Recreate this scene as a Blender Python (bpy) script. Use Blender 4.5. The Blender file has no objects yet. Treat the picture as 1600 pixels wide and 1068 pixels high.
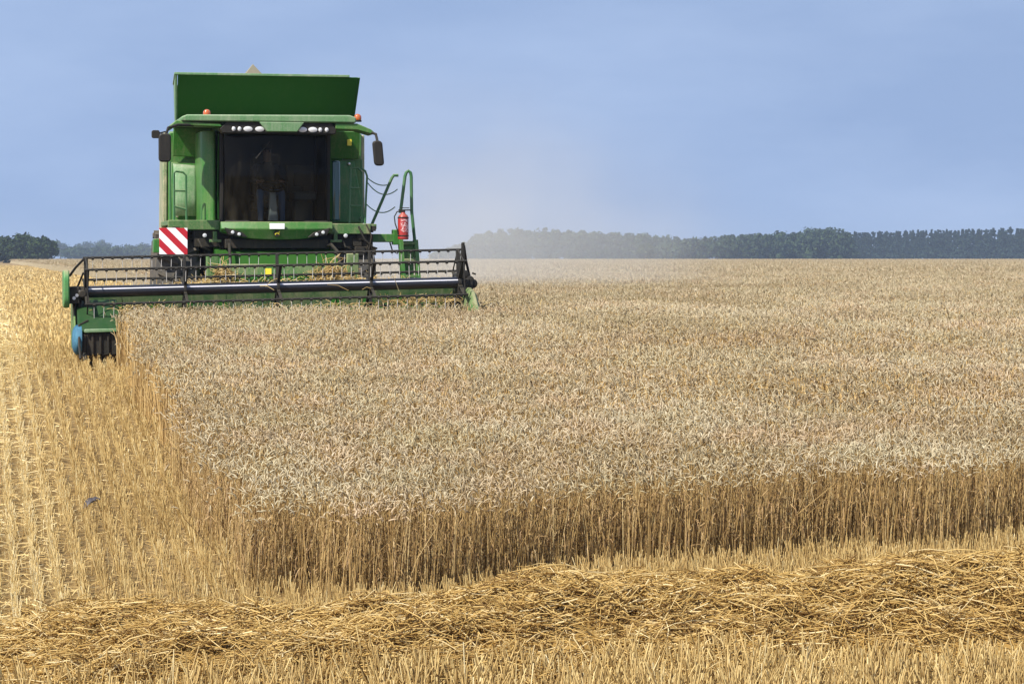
import bpy, math, random
import numpy as np
from mathutils import Vector, Matrix
random.seed(7)
rng = np.random.default_rng(11)
R = math.radians
SC = bpy.context.scene
COL = SC.collection

# ------------------------------------------------------------------ camera
cam_d = bpy.data.cameras.new('camera'); cam = bpy.data.objects.new('camera', cam_d); COL.objects.link(cam)
cam_d.sensor_width = 36.0; cam_d.lens = 85.0; cam_d.clip_start = 0.1; cam_d.clip_end = 12000
cam.location = (0, 0, 1.46); cam.rotation_euler = (R(90 - 2.001), 0, 0)
SC.camera = cam

# ------------------------------------------------------------------ light, sky
SUN_ELEV, SUN_AZ = 49.0, 42.0            # sun behind the camera, to the picture's left
s_dir = Vector((-math.sin(R(SUN_AZ)) * math.cos(R(SUN_ELEV)), -math.cos(R(SUN_AZ)) * math.cos(R(SUN_ELEV)), math.sin(R(SUN_ELEV))))
sun_d = bpy.data.lights.new('sun', 'SUN'); sun = bpy.data.objects.new('sun', sun_d); COL.objects.link(sun)
sun_d.energy = 5.0; sun_d.angle = R(0.5); sun_d.color = (1.0, 0.955, 0.87)
sun.rotation_euler = s_dir.to_track_quat('Z', 'Y').to_euler()
W = bpy.data.worlds.new('World'); SC.world = W; W.use_nodes = True
nt = W.node_tree; nt.nodes.clear()
out = nt.nodes.new('ShaderNodeOutputWorld'); bg = nt.nodes.new('ShaderNodeBackground')
sky = nt.nodes.new('ShaderNodeTexSky'); sky.sky_type = 'NISHITA'; sky.sun_disc = False
sky.sun_elevation = R(SUN_ELEV); sky.sun_rotation = math.atan2(s_dir.x, s_dir.y)
sky.air_density = 1.0; sky.dust_density = 0.6; sky.ozone_density = 2.2; sky.altitude = 50
tc = nt.nodes.new('ShaderNodeTexCoord'); mp = nt.nodes.new('ShaderNodeVectorMath'); mp.operation = 'ADD'
mp.inputs[1].default_value = (0, 0, 0.85)
nm = nt.nodes.new('ShaderNodeVectorMath'); nm.operation = 'NORMALIZE'
nt.links.new(tc.outputs['Generated'], mp.inputs[0]); nt.links.new(mp.outputs[0], nm.inputs[0]); nt.links.new(nm.outputs[0], sky.inputs[0])
# faint high cloud veil
nz = nt.nodes.new('ShaderNodeTexNoise'); nz.inputs['Scale'].default_value = 5.0; nz.inputs['Detail'].default_value = 5.0; nz.inputs['Roughness'].default_value = 0.55
mpp = nt.nodes.new('ShaderNodeMapping'); mpp.inputs['Scale'].default_value = (1, 1, 3.2); mpp.inputs['Location'].default_value = (0.3, 0.0, 0.2)
nt.links.new(tc.outputs['Generated'], mpp.inputs[0]); nt.links.new(mpp.outputs[0], nz.inputs[0])
cr = nt.nodes.new('ShaderNodeMapRange'); cr.inputs[1].default_value = 0.38; cr.inputs[2].default_value = 0.72; cr.inputs[3].default_value = 0.15; cr.inputs[4].default_value = 0.26
nt.links.new(nz.outputs[0], cr.inputs[0])
mx = nt.nodes.new('ShaderNodeMix'); mx.data_type = 'RGBA'
nt.links.new(cr.outputs[0], mx.inputs[0]); nt.links.new(sky.outputs[0], mx.inputs[6]); mx.inputs[7].default_value = (4.9, 5.6, 6.8, 1)
nt.links.new(mx.outputs[2], bg.inputs[0]); bg.inputs[1].default_value = 0.134
nt.links.new(bg.outputs[0], out.inputs[0])
SC.view_settings.view_transform = 'Standard'; SC.view_settings.look = 'None'; SC.view_settings.gamma = 1.0
SC.view_settings.exposure = 0.78
try:
    SC.cycles.max_bounces = 8; SC.cycles.transparent_max_bounces = 16; SC.cycles.volume_bounces = 1
    SC.cycles.volume_step_rate = 1.0; SC.cycles.use_denoising = True
except Exception:
    pass

# ------------------------------------------------------------------ helpers
def tag(o, label=None, cat=None, group=None, kind=None):
    if label: o['label'] = label
    if cat: o['category'] = cat
    if group: o['group'] = group
    if kind: o['kind'] = kind
    return o

def empty(name, loc=(0, 0, 0), rz=0.0):
    o = bpy.data.objects.new(name, None); COL.objects.link(o); o.location = loc; o.rotation_euler = (0, 0, rz); o.empty_display_size = 0.3
    return o

class Mat:
    """small node-graph builder round a Principled BSDF"""
    def __init__(s, name, base=(.5, .5, .5), rough=.5, metal=0.0, spec=.5, coat=0.0):
        s.m = bpy.data.materials.new(name); s.m.use_nodes = True; s.t = s.m.node_tree; s.b = s.t.nodes['Principled BSDF']
        s.b.inputs['Base Color'].default_value = (*base, 1); s.b.inputs['Roughness'].default_value = rough
        s.b.inputs['Metallic'].default_value = metal; s.b.inputs['Specular IOR Level'].default_value = spec
        s.b.inputs['Coat Weight'].default_value = coat
    def n(s, typ, **kw):
        x = s.t.nodes.new(typ)
        for k, v in kw.items(): setattr(x, k, v)
        return x
    def l(s, a, b): s.t.links.new(a, b)
    def noise(s, scale, detail=4, rough=.6, coord='Object', stretch=None):
        tc = s.n('ShaderNodeTexCoord'); z = s.n('ShaderNodeTexNoise'); z.inputs['Scale'].default_value = scale
        z.inputs['Detail'].default_value = detail; z.inputs['Roughness'].default_value = rough
        if stretch:
            m = s.n('ShaderNodeMapping'); m.inputs['Scale'].default_value = stretch
            s.l(tc.outputs[coord], m.inputs[0]); s.l(m.outputs[0], z.inputs[0])
        else: s.l(tc.outputs[coord], z.inputs[0])
        return z.outputs[0]
    def ramp(s, fac, stops):
        r = s.n('ShaderNodeValToRGB'); e = r.color_ramp.elements
        while len(e) < len(stops): e.new(0.5)
        for el, (p, c) in zip(e, stops): el.position = p; el.color = (*c, 1)
        s.l(fac, r.inputs[0]); return r.outputs[0]
    def mix(s, fac, a, b):
        m = s.n('ShaderNodeMix'); m.data_type = 'RGBA'
        for sock, v in ((m.inputs[0], fac), (m.inputs[6], a), (m.inputs[7], b)):
            if isinstance(v, (int, float)): sock.default_value = v
            elif isinstance(v, tuple): sock.default_value = (*v, 1)
            else: s.l(v, sock)
        return m.outputs[2]
    def rng(s, v, a, b, c, d):
        m = s.n('ShaderNodeMapRange'); s.l(v, m.inputs[0])
        for i, x in enumerate((a, b, c, d)): m.inputs[i + 1].default_value = x
        return m.outputs[0]
    def base(s, c): s.l(c, s.b.inputs['Base Color']); return s
    def roughv(s, c): s.l(c, s.b.inputs['Roughness']); return s
    def bump(s, h, strength=.3, dist=.01):
        b = s.n('ShaderNodeBump'); b.inputs['Strength'].default_value = strength; b.inputs['Distance'].default_value = dist
        s.l(h, b.inputs['Height']); s.l(b.outputs[0], s.b.inputs['Normal']); return s

def painted(name, col, dust=(.30, .25, .15), amount=.25, rough=.38, upd=.55, spec=.3, coat=.1):
    """machine paint with field dust lying in patches and on faces that look upward"""
    m = Mat(name, col, rough, 0, spec, coat)
    f = m.rng(m.noise(2.3, 6, .65), .42, .75, .03, amount)
    fine = m.rng(m.noise(40, 3, .6), .4, .75, 0, amount * .5)
    g = m.n('ShaderNodeNewGeometry'); sx = m.n('ShaderNodeSeparateXYZ'); m.l(g.outputs['Normal'], sx.inputs[0])
    up = m.rng(sx.outputs[2], .35, 1.0, 0, upd)
    a1 = m.n('ShaderNodeMath', operation='ADD'); m.l(f, a1.inputs[0]); m.l(fine, a1.inputs[1])
    st = m.rng(m.noise(3.5, 5, .6, stretch=(5, 5, .5)), .50, .78, 0, amount * .9)
    a3 = m.n('ShaderNodeMath', operation='ADD'); m.l(a1.outputs[0], a3.inputs[0]); m.l(st, a3.inputs[1])
    a2 = m.n('ShaderNodeMath', operation='ADD', use_clamp=True); m.l(a3.outputs[0], a2.inputs[0]); m.l(up, a2.inputs[1])
    m.base(m.mix(a2.outputs[0], col, dust)); m.roughv(m.rng(a2.outputs[0], 0, .6, rough, .75))
    m.l(m.rng(a2.outputs[0], 0, .4, coat, 0), m.b.inputs['Coat Weight'])
    return m.m

GREEN = painted('green_paint', (.013, .122, .010), amount=.24, rough=.35, upd=.35)
GREEN_DUSTY = painted('green_paint_dusty', (.025, .115, .02), amount=.5, rough=.5, upd=.4)
GREEN_TUBE = painted('green_tube_paint', (.02, .11, .035), amount=.12)
GREEN_DARK = painted('tank_green_paint', (.008, .060, .004), dust=(.06, .10, .03), amount=.10, rough=.65, upd=.15, spec=.12, coat=0)
ROOFC = painted('dusty_roof', (.06, .17, .055), dust=(.27, .30, .21), amount=.55, rough=.55)
SIDE = painted('dusty_side_shield', (.10, .17, .07), dust=(.38, .33, .22), amount=1.0, rough=.6)
BLACK = painted('black_plastic', (.010, .010, .011), amount=.04, rough=.5, upd=.06, spec=.15, coat=0)
BLACK_GLOSS = Mat('black_gloss_paint', (.012, .012, .016), .32, 0, .5, .15); BLACK_GLOSS.b.inputs['Coat Roughness'].default_value = .12; BLACK_GLOSS = BLACK_GLOSS.m
UNDER = painted('dirty_chassis', (.008, .009, .007), dust=(.07, .05, .03), amount=.4, rough=.8, upd=.2)
STEEL = Mat('worn_steel', (.55, .53, .50), .38, .9).m
TINE = Mat('spring_steel', (.44, .42, .39), .5, .1).m
WHITE = Mat('white_plate', (.82, .82, .78), .5).m
YELLOW = Mat('yellow_sticker', (.78, .62, .04), .5).m
RED = painted('red_paint', (.30, .010, .012), amount=.12, rough=.3)
BLUE = painted('blue_shield_paint', (.006, .05, .10), dust=(.06, .17, .24), amount=.6, rough=.35, upd=.1)
AMBER = Mat('amber_lens', (.50, .11, .015), .12, 0, .6, .6)
AMBER.b.inputs['Transmission Weight'].default_value = .25; AMBER = AMBER.m
LENS = Mat('lamp_lens', (.50, .50, .50), .15, .0, .5, .5).m
RUBBER = Mat('tyre_rubber'); RUBBER.base(RUBBER.mix(RUBBER.rng(RUBBER.noise(5, 6), .4, .7, .1, .75), (.02, .02, .02), (.15, .12, .075))); RUBBER.b.inputs['Roughness'].default_value = .85; RUBBER = RUBBER.m
RIM = painted('yellow_rim', (.62, .42, .02), amount=.4)
INT = Mat('cab_interior', (.022, .022, .024), .7).m
INT2 = Mat('cab_trim_grey', (.13, .13, .13), .6).m
COLUMN = Mat('column_plastic', (.62, .60, .56), .45).m

def glass_mat():
    m = Mat('tinted_cab_glass'); t = m.t; t.nodes.remove(m.b)
    o = t.nodes['Material Output']; tr = m.n('ShaderNodeBsdfTransparent'); tr.inputs[0].default_value = (.30, .33, .33, 1)
    gl = m.n('ShaderNodeBsdfGlossy'); gl.inputs['Roughness'].default_value = .04
    fr = m.n('ShaderNodeFresnel'); fr.inputs[0].default_value = 1.18
    ms = m.n('ShaderNodeMixShader'); m.l(fr.outputs[0], ms.inputs[0]); m.l(tr.outputs[0], ms.inputs[1]); m.l(gl.outputs[0], ms.inputs[2])
    df = m.n('ShaderNodeBsdfDiffuse'); df.inputs[0].default_value = (.34, .29, .20, 1); m2 = m.n('ShaderNodeMixShader')
    tc = m.n('ShaderNodeTexCoord'); sp = m.n('ShaderNodeSeparateXYZ'); m.l(tc.outputs['Object'], sp.inputs[0])
    lo = m.rng(sp.outputs[2], 2.02, 2.5, .5, 1.0); nn = m.rng(m.noise(3, 6, .7, stretch=(2.5, 1, .7)), .45, .8, .006, .05)
    dv = m.n('ShaderNodeMath', operation='DIVIDE'); m.l(nn, dv.inputs[0]); m.l(lo, dv.inputs[1])
    m.l(dv.outputs[0], m2.inputs[0]); m.l(ms.outputs[0], m2.inputs[1]); m.l(df.outputs[0], m2.inputs[2]); m.l(m2.outputs[0], o.inputs[0])
    return m.m
GLASS = glass_mat()

def stripes_mat():
    m = Mat('red_white_stripes', (.8, .8, .8), .4)
    tc = m.n('ShaderNodeTexCoord'); s = m.n('ShaderNodeSeparateXYZ'); m.l(tc.outputs['Object'], s.inputs[0])
    a = m.n('ShaderNodeMath', operation='ADD'); m.l(s.outputs[0], a.inputs[0]); m.l(s.outputs[2], a.inputs[1])
    d = m.n('ShaderNodeMath', operation='MULTIPLY_ADD'); m.l(a.outputs[0], d.inputs[0]); d.inputs[1].default_value = 1 / .265; d.inputs[2].default_value = 0.22 + 10
    f = m.n('ShaderNodeMath', operation='FRACT'); m.l(d.outputs[0], f.inputs[0])
    g = m.n('ShaderNodeMath', operation='GREATER_THAN'); m.l(f.outputs[0], g.inputs[0]); g.inputs[1].default_value = .5
    m.base(m.mix(g.outputs[0], (.80, .76, .76), (.42, .010, .018)))
    return m.m
STRIPES = stripes_mat()

class MB:
    """collects shapes, then links them as one mesh object"""
    def __init__(s, xf=None): s.v = []; s.f = []; s.mi = []; s.xf = xf; s.cur = 0
    def add(s, vs, fs):
        o = len(s.v); s.v += [tuple(p) for p in vs]; s.f += [tuple(o + i for i in f) for f in fs]; s.mi += [s.cur] * len(fs); return s
    def box(s, x0, x1, y0, y1, z0, z1):
        return s.add([(x0, y0, z0), (x1, y0, z0), (x1, y1, z0), (x0, y1, z0), (x0, y0, z1), (x1, y0, z1), (x1, y1, z1), (x0, y1, z1)],
                     [(0, 3, 2, 1), (4, 5, 6, 7), (0, 1, 5, 4), (1, 2, 6, 5), (2, 3, 7, 6), (3, 0, 4, 7)])
    def hexa(s, p):  # 8 points: bottom four, top four
        return s.add(p, [(0, 3, 2, 1), (4, 5, 6, 7), (0, 1, 5, 4), (1, 2, 6, 5), (2, 3, 7, 6), (3, 0, 4, 7)])
    def prism(s, poly, a0, a1, axis='y'):
        n = len(poly)
        f = {'y': lambda p, a: (p[0], a, p[1]), 'x': lambda p, a: (a, p[0], p[1]), 'z': lambda p, a: (p[0], p[1], a)}[axis]
        return s.add([f(p, a0) for p in poly] + [f(p, a1) for p in poly],
                     [tuple(range(n)), tuple(range(2 * n - 1, n - 1, -1))] + [(i, i + n, (i + 1) % n + n, (i + 1) % n) for i in range(n)])
    def tube(s, path, r, n=8, caps=True):
        pts = [Vector(p) for p in path]; rs = r if isinstance(r, (list, tuple)) else [r] * len(pts)
        vs = []; prev = None
        for i, p in enumerate(pts):
            t = (pts[min(i + 1, len(pts) - 1)] - pts[max(i - 1, 0)]).normalized()
            if prev is None:
                a = Vector((0, 0, 1)) if abs(t.z) < .9 else Vector((1, 0, 0)); u = t.cross(a).normalized()
            else: u = (prev - t * prev.dot(t)).normalized()
            prev = u; w = t.cross(u)
            for k in range(n):
                an = 2 * math.pi * k / n; vs.append(p + (u * math.cos(an) + w * math.sin(an)) * rs[i])
        fs = [(i * n + k, i * n + (k + 1) % n, (i + 1) * n + (k + 1) % n, (i + 1) * n + k) for i in range(len(pts) - 1) for k in range(n)]
        if caps: fs += [tuple(range(n - 1, -1, -1)), tuple((len(pts) - 1) * n + k for k in range(n))]
        return s.add(vs, fs)
    def lathe(s, prof, c, axis='x', n=32):
        """prof: (along, radius) pairs"""
        vs = []
        for a, r in prof:
            for k in range(n):
                t = 2 * math.pi * k / n; u, w = r * math.cos(t), r * math.sin(t)
                vs.append({'x': (c[0] + a, c[1] + u, c[2] + w), 'y': (c[0] + u, c[1] + a, c[2] + w), 'z': (c[0] + u, c[1] + w, c[2] + a)}[axis])
        m = len(prof)
        fs = [(i * n + k, i * n + (k + 1) % n, (i + 1) * n + (k + 1) % n, (i + 1) * n + k) for i in range(m - 1) for k in range(n)]
        fs += [tuple(range(n - 1, -1, -1)), tuple((m - 1) * n + k for k in range(n))]
        return s.add(vs, fs)
    def build(s, name, mats, parent=None, bevel=0.0, smooth=False, seg=2):
        me = bpy.data.meshes.new(name); vs = [s.xf(p) for p in s.v] if s.xf else s.v
        me.from_pydata(vs, [], s.f)
        mats = mats if isinstance(mats, (list, tuple)) else [mats]
        for m in mats: me.materials.append(m)
        me.polygons.foreach_set('material_index', s.mi)
        import bmesh
        b = bmesh.new(); b.from_mesh(me); bmesh.ops.recalc_face_normals(b, faces=b.faces); b.to_mesh(me); b.free()
        o = bpy.data.objects.new(name, me); COL.objects.link(o); o.parent = parent
        if bevel:
            bv = o.modifiers.new('bevel', 'BEVEL'); bv.width = bevel; bv.segments = seg; bv.limit_method = 'ANGLE'; bv.angle_limit = R(35)
        if smooth or bevel:
            me.polygons.foreach_set('use_smooth', [True] * len(me.polygons))
            try: me.set_sharp_from_angle(angle=R(38))
            except Exception: pass
        me.update(); return o

def arc(cx, cz, r, a0, a1, n=8): return [(cx + r * math.cos(R(a0 + (a1 - a0) * i / n)), cz + r * math.sin(R(a0 + (a1 - a0) * i / n))) for i in range(n + 1)]
def rrect(x0, x1, z0, z1, r, n=5): return arc(x1 - r, z1 - r, r, 0, 90, n) + arc(x0 + r, z1 - r, r, 90, 180, n) + arc(x0 + r, z0 + r, r, 180, 270, n) + arc(x1 - r, z0 + r, r, 270, 360, n)

# ------------------------------------------------------------------ terrain
_ky = np.array([-200, 8, 12, 15, 18, 21, 26, 31, 35, 38, 45, 6000.]); _kz = np.array([-1.5, -1.5, -1.46, -1.36, -1.2, -1.0, -.60, -.27, -.09, -.02, 0, 0.])
_gy = np.arange(-50, 90, .25); _gz = np.interp(_gy, _ky, _kz); _k = np.exp(-.5 * (np.arange(-12, 13) / 5.) ** 2); _k /= _k.sum()
_gz = np.convolve(np.pad(_gz, 12, mode='edge'), _k, 'valid')
def terr(x, y):
    return np.interp(y, _gy, _gz) + .02 * np.sin(x * .7 + 1.3 * np.sin(y * .5)) * np.sin(y * .43 + .4)
TH = math.atan(.22); CT, ST = math.cos(TH), math.sin(TH); OX, OY = -3.86, 38.5       # where the machine stands and the way the drill rows run
def to_world(X, Y): return OX + X * CT - Y * ST, OY + X * ST + Y * CT
def to_local(x, y): return (x - OX) * CT + (y - OY) * ST, -(x - OX) * ST + (y - OY) * CT

def grid_mesh(name, xs, ys, zf, mat):
    gx, gy = np.meshgrid(xs, ys); z = zf(gx, gy); v = np.stack([gx, gy, z], -1).reshape(-1, 3); nx, ny = len(xs), len(ys)
    i = (np.arange(ny - 1)[:, None] * nx + np.arange(nx - 1)[None]).ravel()
    q = np.stack([i, i + 1, i + nx + 1, i + nx], 1)
    return quad_mesh(name, v, q, [mat])
def quad_mesh(name, v, q, mats, mi=None, tint=None, smooth=False):
    me = bpy.data.meshes.new(name); v = np.ascontiguousarray(v, np.float32); q = np.ascontiguousarray(q, np.int32)
    me.vertices.add(len(v)); me.vertices.foreach_set('co', v.ravel()); me.loops.add(q.size); me.loops.foreach_set('vertex_index', q.ravel())
    me.polygons.add(len(q)); me.polygons.foreach_set('loop_start', np.arange(len(q), dtype=np.int32) * 4)
    for m in mats: me.materials.append(m)
    if mi is not None: me.polygons.foreach_set('material_index', np.ascontiguousarray(mi, np.int32))
    if tint is not None:
        a = me.attributes.new('tint', 'FLOAT', 'POINT'); a.data.foreach_set('value', np.ascontiguousarray(tint, np.float32))
    if smooth: me.polygons.foreach_set('use_smooth', np.ones(len(q), bool))
    me.update(calc_edges=True)
    o = bpy.data.objects.new(name, me); COL.objects.link(o); return o

def ground_mat():
    m = Mat('stubble_soil', rough=.95, spec=.1)
    g = m.n('ShaderNodeNewGeometry')
    def nz(scale, stretch=(1, 1, 1), rz=0):
        mp = m.n('ShaderNodeMapping'); mp.inputs['Scale'].default_value = stretch; mp.inputs['Rotation'].default_value = (0, 0, rz)
        m.l(g.outputs['Position'], mp.inputs[0]); z = m.n('ShaderNodeTexNoise'); z.inputs['Scale'].default_value = scale; z.inputs['Detail'].default_value = 6; z.inputs['Roughness'].default_value = .65
        m.l(mp.outputs[0], z.inputs[0]); return z.outputs[0]
    c = m.ramp(nz(14), [(.30, (.065, .038, .013)), (.52, (.18, .115, .042)), (.72, (.32, .22, .09))])
    big = m.rng(nz(.06, (1, .35, 1), -TH), .35, .7, 0, 1)
    c = m.mix(m.rng(big, 0, 1, .0, .45), c, (.42, .31, .17))
    m.base(c); m.bump(nz(30), .6, .03); return m.m
xs = np.concatenate([-np.geomspace(1300, 12, 30), np.arange(-11.5, 12, .5), np.geomspace(12, 1300, 30)])
ys = np.concatenate([np.linspace(-60, 8, 8), np.arange(8.5, 50, .5), np.geomspace(50, 2600, 40)])
tag(grid_mesh('ground', xs, ys, terr, ground_mat()), kind='structure')

# ------------------------------------------------------------------ combine harvester
root = empty('combine_harvester', (OX, OY, 0), TH)
tag(root, 'green combine harvester cutting the wheat field, with raised grain tank and wide reel', 'combine harvester')
def part(name, mb, mats, bevel=.008, parent=root, smooth=False, seg=2): return mb.build(name, mats, parent, bevel, smooth, seg)

# body behind the cab
b = MB(); b.hexa([(-1.55, .74, 1.35), (1.58, .74, 1.35), (1.38, 4.6, 1.35), (-1.34, 4.6, 1.35), (-1.53, .74, 3.48), (1.61, .74, 3.48), (1.38, 4.6, 3.3), (-1.32, 4.6, 3.3)]); body = part('body', b, GREEN, .03)
b = MB(); b.hexa([(-1.625, .8, 2.02), (-1.55, .8, 2.02), (-1.35, 4.5, 1.8), (-1.42, 4.5, 1.8), (-1.615, .8, 3.46), (-1.54, .8, 3.46), (-1.33, 4.5, 3.2), (-1.40, 4.5, 3.2)]); part('side_shield', b, SIDE, .02, body)
b = MB(); b.hexa([(1.58, .8, 2.02), (1.66, .8, 2.02), (1.47, 4.5, 1.8), (1.39, 4.5, 1.8), (1.58, .8, 3.46), (1.66, .8, 3.46), (1.47, 4.5, 3.2), (1.39, 4.5, 3.2)]); part('side_shield', b, SIDE, .02, body)
b = MB(); b.prism([(4.6, 1.5), (6.2, 1.2), (6.2, 2.2), (5.5, 2.9), (4.6, 3.1)], -1.1, 1.15, 'x'); part('straw_hood', b, GREEN_DUSTY, .03)
# upper front panels (tilted forward at the top), lower ones leaning the other way
def slab(x0, x1, zt, zb, yt, yb, th=.05, curve=0.0, n=8, x0b=None, x1b=None):
    m = MB(); x0b = x0 if x0b is None else x0b; x1b = x1 if x1b is None else x1b
    top = [(x0 + (x1 - x0) * i / n, yt, zt) for i in range(n + 1)]
    bot = [(x0b + (x1b - x0b) * i / n, yb, zb + curve * (1 - (i / n) ** 2)) for i in range(n + 1)]
    vs = top + bot + [(x, y + th, z) for x, y, z in top] + [(x, y + th, z) for x, y, z in bot]; k = n + 1
    fs = [(i, i + k, i + k + 1, i + 1) for i in range(n)] + [(2 * k + i, 2 * k + i + 1, 3 * k + i + 1, 3 * k + i) for i in range(n)]
    fs += [(i, i + 1, 2 * k + i + 1, 2 * k + i) for i in range(n)] + [(k + i, 3 * k + i, 3 * k + i + 1, k + i + 1) for i in range(n)]
    fs += [(0, 2 * k, 3 * k, k), (n, n + k, n + 3 * k, n + 2 * k)]
    m.add(vs, fs); return m
part('upper_panel', slab(-1.47, -.66, 3.53, 2.97, .50, .63, curve=.11), GREEN, .012)
part('upper_panel', slab(1.0, 1.54, 3.50, 3.06, .50, .63, curve=.0), GREEN, .012)
part('lower_panel', slab(-1.50, -.66, 2.985, 2.02, .69, .45, curve=.0), GREEN, .015)
part('lower_panel', slab(1.02, 1.60, 3.03, 2.02, .69, .47, curve=.0, x0=1.0, x1=1.46) if False else slab(1.0, 1.47, 3.04, 2.02, .69, .47, x0b=1.0, x1b=1.62), GREEN, .015)
# tank with flared extension panels
tank = MB().prism([(-1.40, 1.0), (1.50, 1.0), (1.40, 2.95), (-1.25, 2.95)], 3.485, 3.638, 'z'); tank = part('grain_tank', tank, GREEN_DARK, .015)
def panel(a, b_, c, d, th, nrm):
    m = MB(); o = Vector(nrm) * th
    m.hexa([a, b_, tuple(Vector(b_) + o), tuple(Vector(a) + o), d, c, tuple(Vector(c) + o), tuple(Vector(d) + o)]); return m
TB, TT = 3.64, 4.385
ext = panel((-1.36, 1.10, TB), (1.49, 1.10, TB), (1.545, .74, TT), (-1.375, .74, TT), .03, (0, 1, .3)); part('tank_front_panel', ext, GREEN_DARK, .005, tank)
m = MB(); m.hexa([(-1.39, 1.10, TB), (-1.36, 1.10, TB), (-1.23, 2.88, TB), (-1.26, 2.88, TB), (-1.42, .74, TT), (-1.385, .74, TT), (-1.225, 3.1, TT), (-1.26, 3.1, TT)]); part('tank_side_panel', m, ROOFC, .004, tank)  # sun-facing panel: sunlight put into a paler colour than the other tank panels
m = MB(); m.hexa([(1.495, 1.10, TB), (1.525, 1.10, TB), (1.42, 2.88, TB), (1.39, 2.88, TB), (1.55, .74, TT), (1.58, .74, TT), (1.42, 3.1, TT), (1.39, 3.1, TT)]); part('tank_side_panel', m, GREEN_DARK, .004, tank)
m = MB(); m.hexa([(-1.26, 2.88, TB), (1.42, 2.88, TB), (1.42, 2.91, TB), (-1.26, 2.91, TB), (-1.26, 3.1, TT), (1.42, 3.1, TT), (1.42, 3.13, TT), (-1.26, 3.13, TT)]); part('tank_rear_panel', m, GREEN_DARK, .004, tank)
m = MB().box(-1.43, 1.40, .70, .80, TT + .003, TT + .04).prism([(-1.43, .802), (-1.375, .802), (-1.22, 3.1), (-1.275, 3.1)], TT + .003, TT + .038, 'z').prism([(1.54, .85), (1.59, .85), (1.43, 3.1), (1.38, 3.1)], TT + .002, TT + .012, 'z'); part('tank_rim', m, ROOFC, .008, tank)
m = MB(); cx = 0.0
m.add([(-.30, 2.0, 4.33), (.30, 2.0, 4.33), (.30, 2.7, 4.33), (-.30, 2.7, 4.33), (-.02, 2.1, 4.69), (-.02, 2.6, 4.66)], [(0, 1, 4), (1, 2, 5, 4), (2, 3, 5), (3, 0, 4, 5), (0, 3, 2, 1)])
part('filling_auger_cover', m, painted('dusty_beige', (.17, .16, .11), dust=(.20, .18, .13), amount=.6, rough=.8), .01, tank)
m = MB().tube([(0, 2.3, 3.6), (0, 2.3, 4.37)], .09, 12); part('filling_auger', m, UNDER, 0, tank, True)
grain = grid_mesh('grain', np.linspace(-1.20, 1.36, 24), np.linspace(1.15, 2.85, 24), lambda x, y: 3.72 + .32 * np.exp(-((x - .05) ** 2 + (y - 2.3) ** 2) / 1.2), Mat('grain', (.42, .27, .11), .8).m)
grain.parent = tank; grain.name = 'grain'

# cab shell
CW = .85
m = MB(); m.box(-CW, CW, .66, .72, 1.95, 3.42)            # rear wall
m.box(-CW, CW, -.95, .66, 1.93, 1.99)                      # floor
cab = part('cab', m, INT, .004)
def pillar(x, y0, y1, w=.028, d=.06):
    m = MB(); m.hexa([(x - w, y0 - d, 1.99), (x + w, y0 - d, 1.99), (x + w, y0 + d, 1.99), (x - w, y0 + d, 1.99), (x - w, y1 - d, 3.42), (x + w, y1 - d, 3.42), (x + w, y1 + d, 3.42), (x - w, y1 + d, 3.42)])
    part('pillar', m, BLACK, .008, cab)
for sx in (-1, 1): pillar(sx * .83, -.74, -.80); pillar(sx * .84, .60, .60)
m = MB().box(-.80, .80, -.98, -.90, 1.985, 2.03); part('window_sill', m, BLACK, .01, cab)
def windshield():
    m = MB(); nx, nz = 16, 8; vs = []; fs = []
    for j in range(nz + 1):
        t = j / nz; z = 2.02 + 1.36 * t
        for i in range(nx + 1):
            u = -1 + 2 * i / nx; vs.append((u * .80, -.82 - .22 * (1 - u * u) - .06 * t - .05 * math.sin(math.pi * t), z))
    for j in range(nz):
        for i in range(nx): a = j * (nx + 1) + i; fs.append((a, a + 1, a + nx + 2, a + nx + 1))
    m.add(vs, fs); return m
part('windscreen', windshield(), GLASS, 0, cab, True)
for sx in (-1, 1):
    m = MB().box(sx * .84 - .006, sx * .84 + .006, -.66, .52, 2.03, 3.40); part('side_window', m, GLASS, 0, cab)
    m = MB(); m.tube([(sx * .875, -.70, 2.05), (sx * .88, -.72, 2.7), (sx * .875, -.74, 3.0), (sx * .87, -.76, 3.38)], .012, 8); m.box(sx * .87 - .02, sx * .87 + .02, -.70, -.62, 2.40, 2.48)
    part('door_frame', m, GREEN_DARK, .004, cab)
m = MB(); m.prism([(-.895, -.56), (-.93, -.585), (-1.02, -.55), (-1.10, -.44), (-1.12, -.30), (-1.12, .62), (-.895, .62)], 2.02, 3.44, 'z'); part('cab_corner', m, GREEN, .03, cab, seg=3)
m = MB(); m.prism([(.895, -.52), (.96, -.55), (1.06, -.50), (1.08, -.40), (1.08, .60), (.895, .60)], 2.04, 2.98, 'z'); part('door', m, Mat('teal_door_glass', (.012, .055, .045), .12, 0, .6, .5).m, .02, cab)
m = MB().box(.905, .93, -.555, -.53, 2.02, 3.0).box(.905, 1.09, -.56, -.53, 2.985, 3.02); part('door_edge', m, GREEN_DARK, .004, cab)
m = MB(); n = 8; rows = [(2.12, .395), (2.4, .40), (2.66, .455), (2.86, .56), (2.92, .63)]; vs = [(-1.47 + .36 * i / n, y - .035 * math.sin(math.pi * i / n), z + (.03 * (1 - i / n) if z > 2.9 else 0)) for z, y in rows for i in range(n + 1)]
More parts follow.
